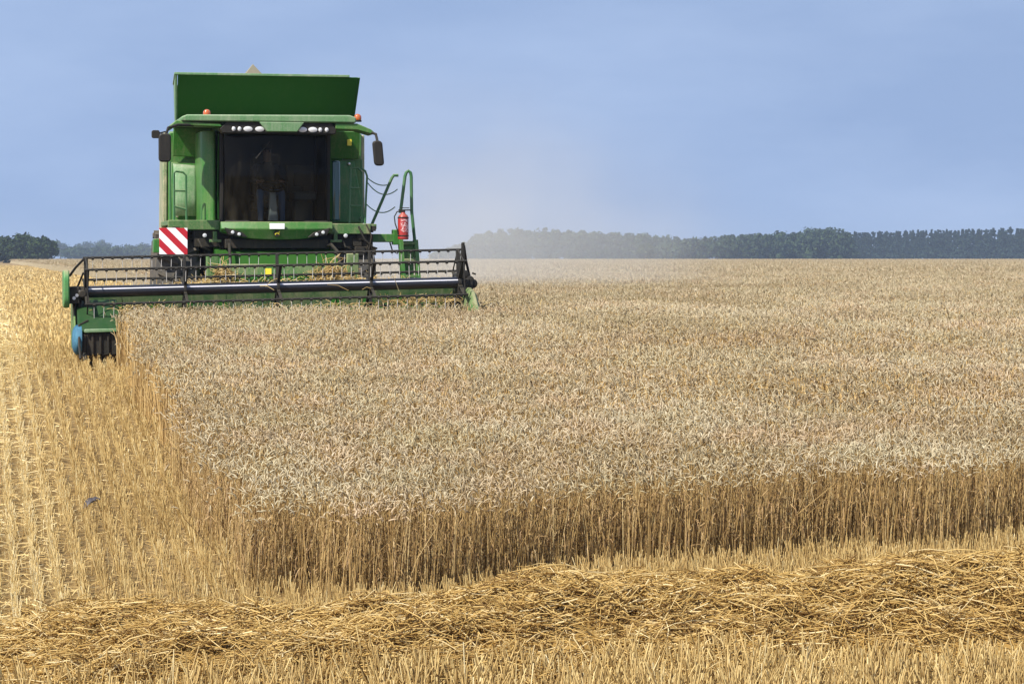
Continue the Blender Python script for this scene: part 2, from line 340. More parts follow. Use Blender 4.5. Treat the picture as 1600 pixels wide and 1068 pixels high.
m.add(vs, [(j * (n + 1) + i, j * (n + 1) + i + 1, (j + 1) * (n + 1) + i + 1, (j + 1) * (n + 1) + i) for j in range(4) for i in range(n)]); o = part('sheen_panel', m, ROOFC, 0, root, True); sd = o.modifiers.new('s', 'SOLIDIFY'); sd.thickness = .03; sd.offset = 0  # added bulged panel, sheen of the lower panel put into its lean and pale colour
# wiper on the glass
m = MB().tube([(-.33, -1.085, 2.98), (-.22, -1.12, 3.12), (-.12, -1.13, 3.25)], .010, 6); part('wiper', m, BLACK, 0, cab, True)
# interior
m = MB(); m.box(-.27, .27, -.05, .45, 2.20, 2.36).hexa([(-.26, .36, 2.44), (.26, .36, 2.44), (.26, .52, 2.44), (-.26, .52, 2.44), (-.22, .46, 3.12), (.22, .46, 3.12), (.22, .58, 3.12), (-.22, .58, 3.12)]).box(-.16, .16, -.0, .35, 1.99, 2.3)
part('driver_seat', m, Mat('seat_cloth', (.03, .03, .032), .9).m, .03, cab)
m = MB().hexa([(-.085, -.70, 1.99), (.065, -.70, 1.99), (.065, -.5, 1.99), (-.085, -.5, 1.99), (-.055, -.58, 2.50), (.035, -.58, 2.50), (.035, -.46, 2.52), (-.055, -.46, 2.52)]); part('steering_column', m, COLUMN, .02, cab)
m = MB(); c0 = Vector((-.01, -.48, 2.57)); t1 = Vector((1, 0, 0)); t2 = Vector((0, .9, .42)).normalized()
ringp = [c0 + (t1 * math.cos(2 * math.pi * k / 24) + t2 * math.sin(2 * math.pi * k / 24)) * .19 for k in range(25)]
m.tube(ringp, .015, 6, False)
for k in (2, 10, 18): m.tube([c0, ringp[k]], .012, 5)
part('steering_wheel', m, BLACK, 0, cab, True)
m = MB().box(.36, .72, -.30, .45, 2.36, 2.50).box(.40, .70, .0, .45, 1.99, 2.36); part('side_console', m, INT2, .03, cab)
m = MB().box(.34, .62, -.42, -.38, 2.58, 2.80).tube([(.48, -.39, 2.50), (.48, -.39, 2.58)], .018); part('monitor', m, INT, .01, cab)
m = MB().box(.36, .80, .62, .655, 2.50, 2.95); part('rear_window_frame', m, INT2, .01, cab)
# roof and fascia
m = MB(); m.prism([(-1.49, 3.535), (-1.49, 3.60), (-1.40, 3.635), (1.10, 3.655), (1.20, 3.62), (1.20, 3.535)], -1.30, .9); m.box(-.86, .86, -1.0, .9, 3.42, 3.535)
roof = part('roof', m, ROOFC, .02)
m = MB(); m.prism([(-.30, 3.533), (-.19, 3.385), (.28, 3.385), (.39, 3.533)], -1.325, -1.24); part('fascia_badge', m, ROOFC, .012, roof)
m = MB(); m.prism([(-.86, 3.36), (.88, 3.36), (.90, 3.44), (.82, 3.532), (-.80, 3.532), (-.90, 3.43)], -1.262, -1.0); part('lamp_strip', m, BLACK, .012, roof)
for x, big in ((-.69, 0), (-.60, 0), (-.47, 1), (-.29, 1), (.37, 1), (.53, 1), (.645, 0), (.745, 0)):
    m = MB(); w, h = (.072, .042) if big else (.03, .036); m2 = []
    prof = [(0, 1.0), (-.012, .95), (-.02, .6), (-.024, .05)]; vs = []; n = 18
    for a, r in prof:
        for k in range(n): t = 2 * math.pi * k / n; vs.append((x + w * r * math.cos(t), -1.263 + a, 3.425 + h * r * math.sin(t)))
    fs = [(i * n + k, i * n + (k + 1) % n, (i + 1) * n + (k + 1) % n, (i + 1) * n + k) for i in range(3) for k in range(n)] + [tuple(3 * n + k for k in range(n))]
    m.add(vs, fs); part('work_light', m, LENS, 0, roof, True)
m = MB(); m.prism([(-.86, 3.455), (-.90, 3.50), (-1.45, 3.53), (-1.56, 3.55), (-1.66, 3.47), (-1.68, 3.40), (-1.63, 3.41), (-1.58, 3.475), (-1.45, 3.475)], -1.27, -.8); part('roof_visor', m, GREEN, .012, roof)
m = MB(); m.prism([(.88, 3.44), (.88, 3.525), (1.22, 3.53), (1.44, 3.44), (1.49, 3.395), (1.47, 3.36), (1.22, 3.43)], -1.27, -.8); part('roof_visor', m, GREEN, .012, roof)
for x, y, z in ((-1.09, -1.18, 3.60), (1.27, -1.0, 3.57)):
    m = MB().lathe([(0, .06), (.025, .06), (.03, .045)], (x, y, z), 'z', 16); bs = part('beacon', m, BLACK, 0, roof, True)
    m = MB().lathe([(.03, .055), (.06, .06), (.09, .055), (.115, .035), (.125, .005)], (x, y, z), 'z', 16); part('beacon_lens', m, AMBER, 0, bs, True)
# mirrors
def mirror(pts, x0, x1, z0, z1, sh, y):
    m = MB(); m.tube(pts, .022, 8); a = part('mirror_arm', m, BLACK, 0, root, True)
    m = MB(xf=lambda p: (p[0] + sh * (z1 - p[2]), p[1], p[2])); m.prism(rrect(x0, x1, z0, z1, .055), y - .06, y + .04); hs = part('mirror', m, BLACK, .02, a)
    return a
mirror([(-1.30, -1.22, 3.475), (-1.55, -1.38, 3.47), (-1.70, -1.46, 3.42), (-1.74, -1.47, 3.30)], -1.85, -1.665, 2.90, 3.33, 0, -1.5)
m = MB(); m.prism(rrect(-1.95, -1.83, 3.26, 3.38, .03), -1.5, -1.42); m.tube([(-1.74, -1.47, 3.36), (-1.86, -1.46, 3.33)], .014, 6); part('wide_angle_mirror', m, BLACK, .012)
mirror([(1.44, -1.2, 3.40), (1.49, -1.4, 3.36), (1.51, -1.47, 3.22)], 1.415, 1.565, 2.87, 3.255, .09, -1.5)
# platforms, apron, headlights, plate
m = MB(); m.box(-1.66, -.86, -.78, .72, 1.955, 2.03).box(-1.66, -.87, -.82, -.77, 1.885, 2.035); part('platform', m, GREEN_DUSTY, .01)
m = MB(); m.box(.86, 1.60, -.78, .72, 1.90, 1.985).box(.85, 1.50, -.82, -.77, 1.825, 1.99); plr = part('platform', m, GREEN_DUSTY, .01)
m = MB(); n = 14; vs = []; fs = []
for i in range(n + 1):
    u = -1 + 2 * i / n; yy = -1.02 - .14 * (1 - u * u); zb = 1.735 + .12 * abs(u) ** 3
    vs += [(u * .87, yy + .03, 2.01), (u * .87, yy - .02, 1.90), (u * .87, yy + .05, zb), (u * .87, yy + .35, 2.01), (u * .87, yy + .35, zb)]
for i in range(n):
    a = i * 5; c = a + 5; fs += [(a, a + 1, c + 1, c), (a + 1, a + 2, c + 2, c + 1), (a, c, c + 3, a + 3), (a + 2, a + 4, c + 4, c + 2)]
fs += [(0, 3, 4, 2, 1), (n * 5, n * 5 + 1, n * 5 + 2, n * 5 + 4, n * 5 + 3)]
m.add(vs, fs); apron = part('front_apron', m, GREEN, .012)
m = MB().box(-.135, .095, -1.215, -1.19, 1.895, 1.983); part('number_plate', m, WHITE, .004, apron)
m = MB(); m.prism(arc(-.02, 1.828, .05, 0, 350, 14), -1.172, -1.150); m.cur = 1
m.prism([(-.055, 1.825), (-.03, 1.845), (.0, 1.848), (.02, 1.862), (.022, 1.842), (.01, 1.828), (.02, 1.808), (-.005, 1.822), (-.03, 1.822), (-.045, 1.805)], -1.177, -1.172)
part('emblem', m, [BLACK, YELLOW], 0, apron)
for sx in (-1, 1):
    m = MB(); m.prism([(sx * .82, 1.92), (sx * .76, 1.80), (sx * .46, 1.765), (sx * .55, 1.845)], -1.16, -.98); hl = part('headlight', m, BLACK, .008, apron)
    for hx, hz in ((.70, 1.845), (.60, 1.815)):
        m = MB().lathe([(-.182, .006), (-.18, .02), (-.17, .028), (-.1, .028)], (sx * hx, -1.0, hz), 'y', 14); part('headlight_lens', m, LENS, 0, hl, True)
for sx in (-1, 1):  # small lamp on a bracket under each platform edge
    m = MB().box(sx * .94 - .03, sx * .94 + .03, -.86, -.80, 1.72, 1.86).box(sx * .94 - .09, sx * .94 + .09, -.9, -.80, 1.695, 1.735); br = part('lamp_bracket', m, GREEN_DUSTY, .006)
    m = MB().lathe([(-.02, .01), (-.012, .032), (.05, .03)], (sx * 1.10, -.82, 1.80), 'y', 16); part('lamp', m, LENS, 0, br, True)
m = MB(); m.prism(rrect(1.33, 1.40, 3.27, 3.37, .01), .505, .535); part('sticker', m, YELLOW, 0)
m = MB(); rr_ = random.Random(4)
for k in range(9): 
    x, z, y = 1.28 + rr_.random() * .28, 1.52 + rr_.random() * .46, -.80 + rr_.random() * .1; w = .03 + rr_.random() * .05
    m.box(x - w, x + w, y - .05, y + .05, z - w, z + w * .8)
m.tube([(1.30, -.86, 1.95), (1.38, -.9, 1.75), (1.52, -.88, 1.62), (1.60, -.8, 1.60)], .018, 6).tube([(1.42, -.86, 1.98), (1.50, -.9, 1.80), (1.46, -.88, 1.55)], .014, 6)
part('hydraulic_block', m, UNDER, .008)
m = MB().box(-1.07, -1.055, .515, .53, 2.06, 2.95); part('panel_seam', m, BLACK, .002)
for x, z in ((-1.42, 2.12), (-.74, 2.12), (1.12, 2.98), (1.38, 2.98), (1.08, 2.10), (1.55, 2.10)):
    m = MB().lathe([(-.015, .012), (-.01, .022), (.05, .022)], (x, .45 if z < 2.5 else .64, z), 'y', 10); part('latch', m, STEEL, 0, root, True)
# chassis
m = MB(); m.box(-1.1, 1.1, -.55, 3.4, 1.15, 1.80).box(-1.25, -.3, -.75, -.4, 1.62, 1.88).box(.3, 1.55, -.72, -.4, 1.60, 1.83).box(-.8, .8, -1.0, -.5, 1.60, 1.74).box(-1.25, 1.25, -.16, .16, .75, 1.15).box(-.9, .9, 3.4, 5.5, .9, 1.5)
for k in range(9): m.tube([(-1.2 + .28 * k, -.82, 1.74), (-1.15 + .28 * k, -.88, 1.62), (-1.02 + .28 * k, -.80, 1.56)], .02, 6)
part('chassis', m, UNDER, .015)
# feeder house
m = MB(); m.prism([(-.55, 1.05), (-.55, 1.68), (-1.55, 1.36), (-2.02, 1.16), (-2.02, .40)], -.95, .92, 'x'); feeder = part('feeder_house', m, GREEN_DARK, .02)
m = MB(); m.hexa([(-1.15, -1.9, .95), (1.10, -1.9, .95), (1.10, -1.98, .95), (-1.15, -1.98, .95), (-1.12, -1.86, 1.36), (1.07, -1.86, 1.36), (1.07, -1.93, 1.36), (-1.12, -1.93, 1.36)]); m.box(-1.18, -1.0, -1.99, -1.86, .5, 1.50).box(.95, 1.13, -1.99, -1.86, .5, 1.52)
part('feeder_frame', m, GREEN_DUSTY, .015, feeder)
for hx in (-.72, .78):
    m = MB().tube([(hx, -.95, 1.62), (hx * 1.05, -1.2, 1.66), (hx * 1.1, -1.6, 1.55), (hx * 1.12, -1.85, 1.30)], .025, 8); part('hydraulic_hose', m, BLACK, 0, feeder, True)
m = MB().box(-.295, -.205, -1.998, -1.985, 1.19, 1.295); part('sticker', m, YELLOW, 0, feeder)
# wheels
def wheel(xc, y, rad, w, nl):
    c = (xc, y, rad); rr = rad * .52
    m = MB(); m.lathe([(-w / 2, rr), (-w / 2 - .01, rad * .8), (-w / 2 + .05, rad * .93), (-w / 4, rad * .955), (w / 4, rad * .955), (w / 2 - .05, rad * .93), (w / 2 + .01, rad * .8), (w / 2, rr)], c, 'x', 48)
    for k in range(nl):
        for sx in (-1, 1):
            a = 2 * math.pi * (k + .5 * (sx > 0)) / nl; b2 = a + .16
            def P(x, an, r): return (xc + x, y + r * math.cos(an), rad + r * math.sin(an))
            e, i = sx * w * .49, sx * .015; t = .035
            m.hexa([P(e, a - t, rad * .90), P(e, a + t, rad * .90), P(i, b2 + t, rad * .95), P(i, b2 - t, rad * .95), P(e, a - t, rad * .985), P(e, a + t, rad * .985), P(i, b2 + t, rad), P(i, b2 - t, rad)])
    t = part('wheel', m, RUBBER, .006)
    m = MB().lathe([(-w * .42, rr), (-w * .40, rr * .9), (-w * .1, rr * .8), (-w * .08, .16), (-w * .2, .14), (w * .2, .14), (w * .08, .16), (w * .1, rr * .8), (w * .40, rr * .9), (w * .42, rr)], c, 'x', 32); part('rim', m, RIM, 0, t, True)
wheel(-1.50, -.02, .95, .66, 20); wheel(1.29, -.02, .95, .60, 20); wheel(-1.25, 4.2, .62, .42, 16); wheel(1.25, 4.2, .62, .42, 16)
# warning board, rear side box
m = MB().box(-1.815, -1.385, -1.08, -1.06, 1.505, 1.91); part('warning_board', m, STRIPES, .004)
m = MB().box(-1.60, -1.50, -1.058, -.80, 1.80, 1.93); part('board_bracket', m, UNDER, .005)
m = MB().box(-1.90, -1.70, -1.045, -.80, 1.53, 1.745); part('side_box', m, GREEN, .012)
# hand rails and ladder
def rails(name, paths, r=.017): 
    m = MB()
    for p in paths: m.tube(p, r, 8)
    return part(name, m, GREEN_TUBE, 0, root, True)
def bend(pts, y): return [(x, y, z) for x, z in pts]
rails('hand_rail', [bend([(-1.56, 2.03), (-1.56, 2.76), (-1.53, 2.79), (-1.42, 2.775), (-1.375, 2.73), (-1.37, 2.03)], -.72), bend([(-1.56, 2.49), (-1.37, 2.49)], -.72), bend([(-1.60, 2.05), (-1.60, 2.95)], -.5), bend([(-1.56, 2.25), (-1.37, 2.20)], -.72)])
rails('hand_rail', [bend([(1.20, 2.0), (1.22, 2.86), (1.34, 2.87), (1.40, 2.80), (1.40, 2.0)], -.55), bend([(1.21, 2.55), (1.40, 2.55)], -.55), bend([(1.21, 2.27), (1.40, 2.27)], -.55)])
rails('hand_rail', [bend([(1.385, 3.0), (1.39, 2.86), (1.45, 2.82), (1.478, 2.74), (1.46, 2.4), (1.44, 1.88)], -.6)])
rails('hand_rail', [bend([(2.02, 2.765), (1.95, 2.765), (1.915, 2.72), (1.58, 1.955), (1.54, 1.915), (1.48, 1.90)], -.35)], .024)
rails('hand_rail', [[(2.01, -.6, 2.16), (2.085, -.6, 2.74), (2.105, -.6, 2.80), (2.14, -.6, 2.828), (2.175, -.6, 2.80), (2.186, -.6, 2.74), (2.192, -.6, 2.19), (2.262, -.62, 1.48), (2.33, -.64, .9)]], .026)
def chain(a, c, sag):
    return [tuple(Vector(a).lerp(Vector(c), t) - Vector((0, 0, sag * 4 * t * (1 - t)))) for t in [i / 12 for i in range(13)]]
m = MB()
for a, c, s_ in (((1.47, -.58, 2.73), (1.87, -.36, 2.62), .06), ((1.47, -.58, 2.66), (1.98, -.5, 2.54), .14), ((1.45, -.58, 2.32), (1.94, -.5, 2.26), .12)): m.tube(chain(a, c, s_), .009, 5)
part('safety_chain', m, GREEN_TUBE, 0, root, True)
m = MB().box(1.48, 1.98, -.56, -.42, 1.70, 1.83).box(1.90, 2.02, -.60, -.40, 1.66, 1.90); ladder = part('ladder', m, GREEN, .01)
for x0, x1 in ((1.985, 2.045), (2.225, 2.285)):
    m = MB(); m.hexa([(x0 + .06, -.80, .55), (x1 + .06, -.80, .55), (x1 + .06, -.62, .55), (x0 + .06, -.62, .55), (x0, -.66, 1.74), (x1, -.66, 1.74), (x1, -.48, 1.74), (x0, -.48, 1.74)]); part('stringer', m, GREEN, .006, ladder)
for k in range(5):
    z = .62 + .26 * k; sh = .06 * (1 - (z - .55) / 1.19); m = MB().box(2.04 + sh, 2.23 + sh, -.80 + (z - .55) * .115, -.60 + (z - .55) * .115, z, z + .04); part('tread', m, GREEN_DUSTY, .005, ladder)
m = MB(); m.box(2.045, 2.225, -.60, -.575, 1.0, 1.72); part('ladder_back_plate', m, GREEN, .005, ladder)
m = MB().tube([(1.86, -.48, 1.70), (1.90, -.5, 1.56), (1.97, -.52, 1.52), (2.02, -.54, 1.62)], .012, 6); part('cable', m, BLACK, 0, ladder, True)

# ---- header
RS = .0225
def roll(p): return (p[0], p[1], p[2] + RS * (p[0] + .25))
H = lambda: MB(xf=roll)
XL, XR = -3.16, 2.64
m = H(); m.box(XL, XR, -2.08, -2.04, .30, 1.02); m.hexa([(XL, -2.08, .20), (XR, -2.08, .20), (XR, -2.08, .24), (XL, -2.08, .24), (XL, -3.06, .17), (XR, -3.06, .17), (XR, -3.06, .20), (XL, -3.06, .20)][:0] or [(XL, -3.06, .16), (XR, -3.06, .16), (XR, -2.04, .18), (XL, -2.04, .18), (XL, -3.06, .19), (XR, -3.06, .19), (XR, -2.04, .30), (XL, -2.04, .30)])
header = part('header_table', m, painted('table_paint', (.008, .052, .007), dust=(.18, .16, .09), amount=.45, rough=.55, upd=.3), .006)
m = H().box(XL, XR, -2.12, -1.98, 1.005, 1.085); part('top_beam', m, SIDE, .015, header)
# auger with flights
m = H(); m.tube([(XL + .05, -2.42, .56), (XR - .05, -2.42, .56)], .17, 20)
for sgn, x0, x1 in ((1, XL + .06, -.9), (-1, XR - .06, .6)):
    n = 150; turns = abs(x1 - x0) / .5; vs = []; fs = []
    for i in range(n + 1):
        t = i / n; a = sgn * 2 * math.pi * turns * t; x = x0 + (x1 - x0) * t
        vs += [(x, -2.42 + .17 * math.cos(a), .56 + .17 * math.sin(a)), (x, -2.42 + .29 * math.cos(a), .56 + .29 * math.sin(a))]
    fs = [(2 * i, 2 * i + 1, 2 * i + 3, 2 * i + 2) for i in range(n)]; m.add(vs, fs)
part('auger', m, GREEN_DARK, 0, header, True)
m = H(); m.box(XL + .05, XR - .05, -3.10, -3.05, .165, .185)
for k in range(75):
    x = XL + .08 + k * .0762; m.prism([(x - .012, -3.10), (x + .012, -3.10), (x + .004, -3.20), (x - .004, -3.20)], .165, .185, 'z')
part('cutter_bar', m, STEEL, 0, header)
# end sheets
for x0, x1, nm_ in ((XL - .03, XL, 0), (XR, XR + .03, 1)):
    m = H(); m.prism([(-1.98, .2), (-1.98, 1.06), (-2.35, 1.0), (-2.9, .80), (-3.3, .42), (-3.35, .15)], x0, x1, 'x'); part('end_sheet', m, GREEN, .008, header)
# far divider: rounded green nose; near divider: wide green hood, dark mouth, blue shield
m = H(); prof = []
vs = []; rings = [(-2.5, .10, .50, .95), (-2.9, .11, .42, .97), (-3.25, .10, .30, .90), (-3.6, .07, .18, .66), (-3.95, .02, .12, .28)]
n = 14
for y, hw, z0, z1 in rings:
    for k in range(n): t = 2 * math.pi * k / n; vs.append((XR + .0 + hw * math.cos(t), y, (z0 + z1) / 2 + (z1 - z0) / 2 * math.sin(t)))
m.add(vs, [(i * n + k, i * n + (k + 1) % n, (i + 1) * n + (k + 1) % n, (i + 1) * n + k) for i in range(4) for k in range(n)] + [tuple(range(n)), tuple(4 * n + k for k in range(n))])
part('crop_divider', m, GREEN_DUSTY, 0, header, True)
m = H(); m.prism([(-2.5, .72), (-2.5, .90), (-3.0, .80), (-3.42, .60), (-3.62, .50), (-3.62, .45), (-3.35, .42)], XL + .02, XL + .62, 'x'); dv = part('crop_divider', m, painted('divider_paint', (.006, .040, .008), dust=(.05, .07, .03), amount=.3, rough=.6, upd=.1, spec=.15), .02, header)
m = H(); m.prism([(-2.6, .13), (-2.6, .70), (-3.35, .425), (-3.60, .44), (-3.60, .13)], XL + .05, XL + .59, 'x')
for k in range(5): m.box(XL + .09 + .11 * k, XL + .12 + .11 * k, -3.63, -3.60, .14, .43)
part('divider_mouth', m, UNDER, .006, header)
m = H(); m.box(XL + .10, XL + .56, -3.665, -3.63, .455, .505); part('divider_lip', m, ROOFC, .01, header)
m = H(); vs = []; n = 20
for a, r in ((-.055, .05), (-.05, .5), (-.035, .8), (-.012, .97), (.0, 1.0), (.05, 1.0)):
    for k in range(n): t = 2 * math.pi * k / n; vs.append((XL - .0 + a * 1.3, -3.42 + .28 * r * math.cos(t), .35 + .215 * r * math.sin(t)))
m.add(vs, [(i * n + k, i * n + (k + 1) % n, (i + 1) * n + (k + 1) % n, (i + 1) * n + k) for i in range(5) for k in range(n)] + [tuple(range(n)), tuple(5 * n + k for k in range(n))])
part('divider_shield', m, BLUE, 0, header, True)
m = H(); m.tube([(XL + .16, -3.4, .62), (XL + .03, -3.5, .56), (XL + .02, -3.78, .30), (XL + .03, -3.95, .10)], .018, 6); m.tube([(XL + .12, -3.3, .18), (XL + .10, -3.7, .14), (XL + .1, -3.98, .07)], .03, 8); part('divider_rod', m, BLACK, 0, header, True)
# drive cover at the outer end
m = H(); m.prism(rrect(-3.15, -2.50, .80, 1.345, .16, 6), XL - .17, XL - .085, 'x'); part('drive_cover', m, painted('light_green_cover', (.035, .18, .045), amount=.25), .02, header)
m = H(); m.box(XL - .085, XL + .06, -3.05, -2.62, .86, 1.10).tube([(XL - .08, -2.86, 1.0), (XL + .14, -2.86, 1.0)], .11, 14); m.lathe([(-.02, .05), (0, .06), (.05, .06)], (XL + .1, -3.08, 1.0), 'y', 12); part('gearbox', m, UNDER, .01, header)
m = H()
for dz in (0, .05, -.04): m.lathe([(-.012, .025), (0, .025)], (XL + .02 + dz, -3.06, .98 + dz), 'y', 10)
part('fitting', m, STEEL, 0, header)
m = H(); m.tube([(XL + .13, -2.9, 1.50), (XL + .02, -2.7, 1.38), (XL - .06, -2.5, 1.26)], .018, 6).tube([(XL + .12, -2.9, 1.30), (XL + .07, -2.75, 1.16), (XL + .04, -2.6, 1.08)], .016, 6).tube([(XL + .1, -2.9, 1.0), (XL + .06, -2.96, .8), (XL + .02, -3.0, .62), (XL + .09, -3.1, .55)], .02, 6).tube([(XL + .02, -2.9, .95), (XL - .01, -3.0, .75), (XL + .0, -3.0, .6)], .014, 6)
part('reel_hose', m, BLACK, 0, header, True)
m = H(); m.prism([(2.52, 1.02), (2.60, 1.02), (2.59, 1.62), (2.55, 1.62)], -2.9, -2.83); m.tube([(2.585, -2.86, 1.58), (2.63, -2.8, 1.34), (2.70, -2.7, 1.12), (2.71, -2.68, .95)], .022, 6); m.box(2.47, 2.70, -2.98, -2.7, .80, 1.08)
for a, z in ((2.58, 1.14), (2.66, 1.05), (2.71, 1.0)): m.lathe([(-.05, .03), (-.04, .07), (.04, .07), (.05, .03)], (a, -2.9, z), 'y', 12)
m.tube([(2.7, -2.9, 1.16), (2.76, -2.9, 1.14)], .015, 6).tube([(2.7, -2.9, 1.0), (2.78, -2.9, 1.02)], .02, 6).box(2.3, 2.5, -2.9, -2.75, .62, .80)
part('reel_drive', m, BLACK, .008, header)
# reel
RY, RZ, RR = -2.9, 1.022, .50
RX0, RX1 = -3.02, 2.53
m = H(); m.tube([(RX0, RY, RZ), (RX1, RY, RZ)], .085, 20); reel = part('reel', m, BLACK_GLOSS, 0, root, True)
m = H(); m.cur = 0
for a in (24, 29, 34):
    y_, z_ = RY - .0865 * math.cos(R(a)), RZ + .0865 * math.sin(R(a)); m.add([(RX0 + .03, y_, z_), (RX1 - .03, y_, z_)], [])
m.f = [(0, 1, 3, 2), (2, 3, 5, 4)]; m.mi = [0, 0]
part('highlight_strip', m, Mat('tube_highlight', (.66, .64, .70), .4, .1).m, 0, reel, True)  # pale strip laid along the reel tube, its highlight put into the colour
angs = (100, 40, 160, -20, -80, 220)
for a in angs:
    yb, zb = RY - RR * math.cos(R(a)), RZ + RR * math.sin(R(a))
    m = H(); m.tube([(RX0 - .02, yb, zb), (RX1 + .02, yb, zb)], .017, 8); m.cur = 1
    k = 0; x = RX0 + .10 + (a % 7) * .01
    while x < RX1 - .05:
        bx = random.uniform(-.008, .008); dy = random.uniform(.0, .025)
        m.cur = 0; m.tube([(x - .018, yb, zb - .012), (x + .018, yb, zb - .012)], .024, 6); m.cur = 1
        if random.random() > .04: m.tube([(x, yb, zb - .01), (x + bx * .5, yb + dy * .4, zb - .09), (x + bx, yb + dy, zb - .20)], .0044, 4)
        x += .142
    part('tine_bar', m, [BLACK, TINE], 0, reel, True)
for x in (-3.0, -1.58, -.22, 1.16, 2.50):
    m = H(); w = .03 if x in (-3.0, 2.50) else .022
    pts = [(RY - RR * math.cos(R(a)), RZ + RR * math.sin(R(a))) for a in sorted(a % 360 for a in angs)]
    for (y, z) in pts:
        m.hexa([(x - w, RY - .03, RZ), (x + w, RY - .03, RZ), (x + w, RY + .03, RZ), (x - w, RY + .03, RZ), (x - w, y - .022, z), (x + w, y - .022, z), (x + w, y + .022, z), (x - w, y + .022, z)])
    if x in (-3.0, 2.50): m.tube([(x, y, z) for y, z in pts + pts[:1]], .012, 6, False)
    m.lathe([(-.02, .13), (.02, .13)], (x, RY, RZ), 'x', 16); part('spider', m, BLACK, .004, reel)
for x in (-3.11, 2.61):
    m = H(); m.hexa([(x - .03, -3.0, .97), (x + .03, -3.0, .97), (x + .03, -1.98, .95), (x - .03, -1.98, .95), (x - .03, -3.0, 1.08), (x + .03, -3.0, 1.08), (x + .03, -1.98, 1.09), (x - .03, -1.98, 1.09)]); part('reel_arm', m, BLACK, .01, reel)

# fire extinguisher in its bracket on the ladder
fe = empty('fire_extinguisher', to_world(2.02, -.80) + (1.74,), TH)
tag(fe, 'red fire extinguisher strapped to the ladder beside the steps', 'fire extinguisher')
m = MB().lathe([(0, .07), (.012, .085), (.34, .085), (.38, .07), (.41, .035), (.43, .03)], (0, 0, 0), 'z', 24); part('cylinder', m, RED, 0, fe, True)
m = MB().box(-.03, .03, -.03, .03, .43, .455).box(-.075, .12, -.014, .014, .455, .475).box(-.05, .10, -.012, .012, .492, .505); part('valve', m, BLACK, .004, fe)
m = MB().tube([(-.03, 0, .445), (-.10, -.02, .44), (-.145, -.03, .36), (-.135, -.04, .25), (-.10, -.045, .15), (-.09, -.05, .08)], .010, 8); part('hose', m, BLACK, 0, fe, True)
def band(z0, z1, a0, a1, r): 
    m = MB(); n = 10; vs = []
    for i in range(n + 1): t = R(a0 + (a1 - a0) * i / n); vs += [(r * math.cos(t), r * math.sin(t), z0), (r * math.cos(t), r * math.sin(t), z1)]
    m.add(vs, [(2 * i, 2 * i + 2, 2 * i + 3, 2 * i + 1) for i in range(n)]); return m
LBL = Mat('label_print', rough=.5); LBL.base(LBL.ramp(LBL.noise(38, 2, .5), [(.46, (.30, .015, .015)), (.56, (.55, .36, .35))])); 
part('label', band(.12, .32, 235, 325, .0865), LBL.m, 0, fe, True)
m = MB(); m.lathe([(0, .089), (.02, .089)], (0, 0, .05), 'z', 20); m.lathe([(0, .089), (.02, .089)], (0, 0, .335), 'z', 20); m.box(-.02, .02, .06, .2, .05, .36); part('strap', m, UNDER, 0, fe)

# driver seated in the cab
def skin_person():
    jo = {}
    def J(k, p, r): jo[k] = (p, r)
    J('pelvis', (0, .22, .14), (.15, .12)); J('waist', (0, .22, .30), (.135, .11)); J('chest', (0, .21, .50), (.16, .12)); J('neck', (0, .20, .66), (.055, .055)); J('jaw', (0, .175, .74), (.065, .075)); J('head', (0, .175, .83), (.078, .095)); J('crown', (0, .19, .91), (.06, .07))
    for s, nm in ((-1, 'a'), (1, 'b')):
        J('hip' + nm, (s * .10, .15, .13), (.095, .09)); J('knee' + nm, (s * .17, -.32, .17), (.065, .065)); J('ankle' + nm, (s * .17, -.42, -.36), (.042, .045)); J('toe' + nm, (s * .18, -.62, -.42), (.035, .03))
        J('sh' + nm, (s * .185, .21, .60), (.065, .065)); J('elb' + nm, (s * (.27 if s < 0 else .29), .04, .36), (.047, .047)); J('wr' + nm, (s * .17, -.28, .33), (.03, .03)); J('hand' + nm, (s * .165, -.37, .335), (.034, .02))
        for f in range(4): J('f%d%s' % (f, nm), (s * (.14 + .017 * f), -.43 + .008 * abs(f - 1), .345), (.010, .010)); J('g%d%s' % (f, nm), (s * (.14 + .017 * f), -.445, .315), (.009, .009))
        J('t0' + nm, (s * .125, -.36, .35), (.011, .011)); J('t1' + nm, (s * .115, -.40, .34), (.009, .009))
    ed = [('pelvis', 'waist'), ('waist', 'chest'), ('chest', 'neck'), ('neck', 'jaw'), ('jaw', 'head'), ('head', 'crown')]
    for nm in 'ab':
        ed += [('pelvis', 'hip' + nm), ('hip' + nm, 'knee' + nm), ('knee' + nm, 'ankle' + nm), ('ankle' + nm, 'toe' + nm), ('chest', 'sh' + nm), ('sh' + nm, 'elb' + nm), ('elb' + nm, 'wr' + nm), ('wr' + nm, 'hand' + nm), ('hand' + nm, 't0' + nm), ('t0' + nm, 't1' + nm)]
        for f in range(4): ed += [('hand' + nm, 'f%d%s' % (f, nm)), ('f%d%s' % (f, nm), 'g%d%s' % (f, nm))]
    ks = list(jo); ix = {k: i for i, k in enumerate(ks)}
    me = bpy.data.meshes.new('tmp'); me.from_pydata([jo[k][0] for k in ks], [(ix[a], ix[b]) for a, b in ed], [])
    o = bpy.data.objects.new('tmp', me); COL.objects.link(o); o.modifiers.new('s', 'SKIN'); sb = o.modifiers.new('u', 'SUBSURF'); sb.levels = 2; sb.render_levels = 2
    for i, k in enumerate(ks): me.skin_vertices[0].data[i].radius = jo[k][1]
    me.skin_vertices[0].data[ix['pelvis']].use_root = True
    bpy.context.view_layer.update(); dg = bpy.context.evaluated_depsgraph_get()
    res = bpy.data.meshes.new_from_object(o.evaluated_get(dg)); bpy.data.objects.remove(o); return res
pm = skin_person()
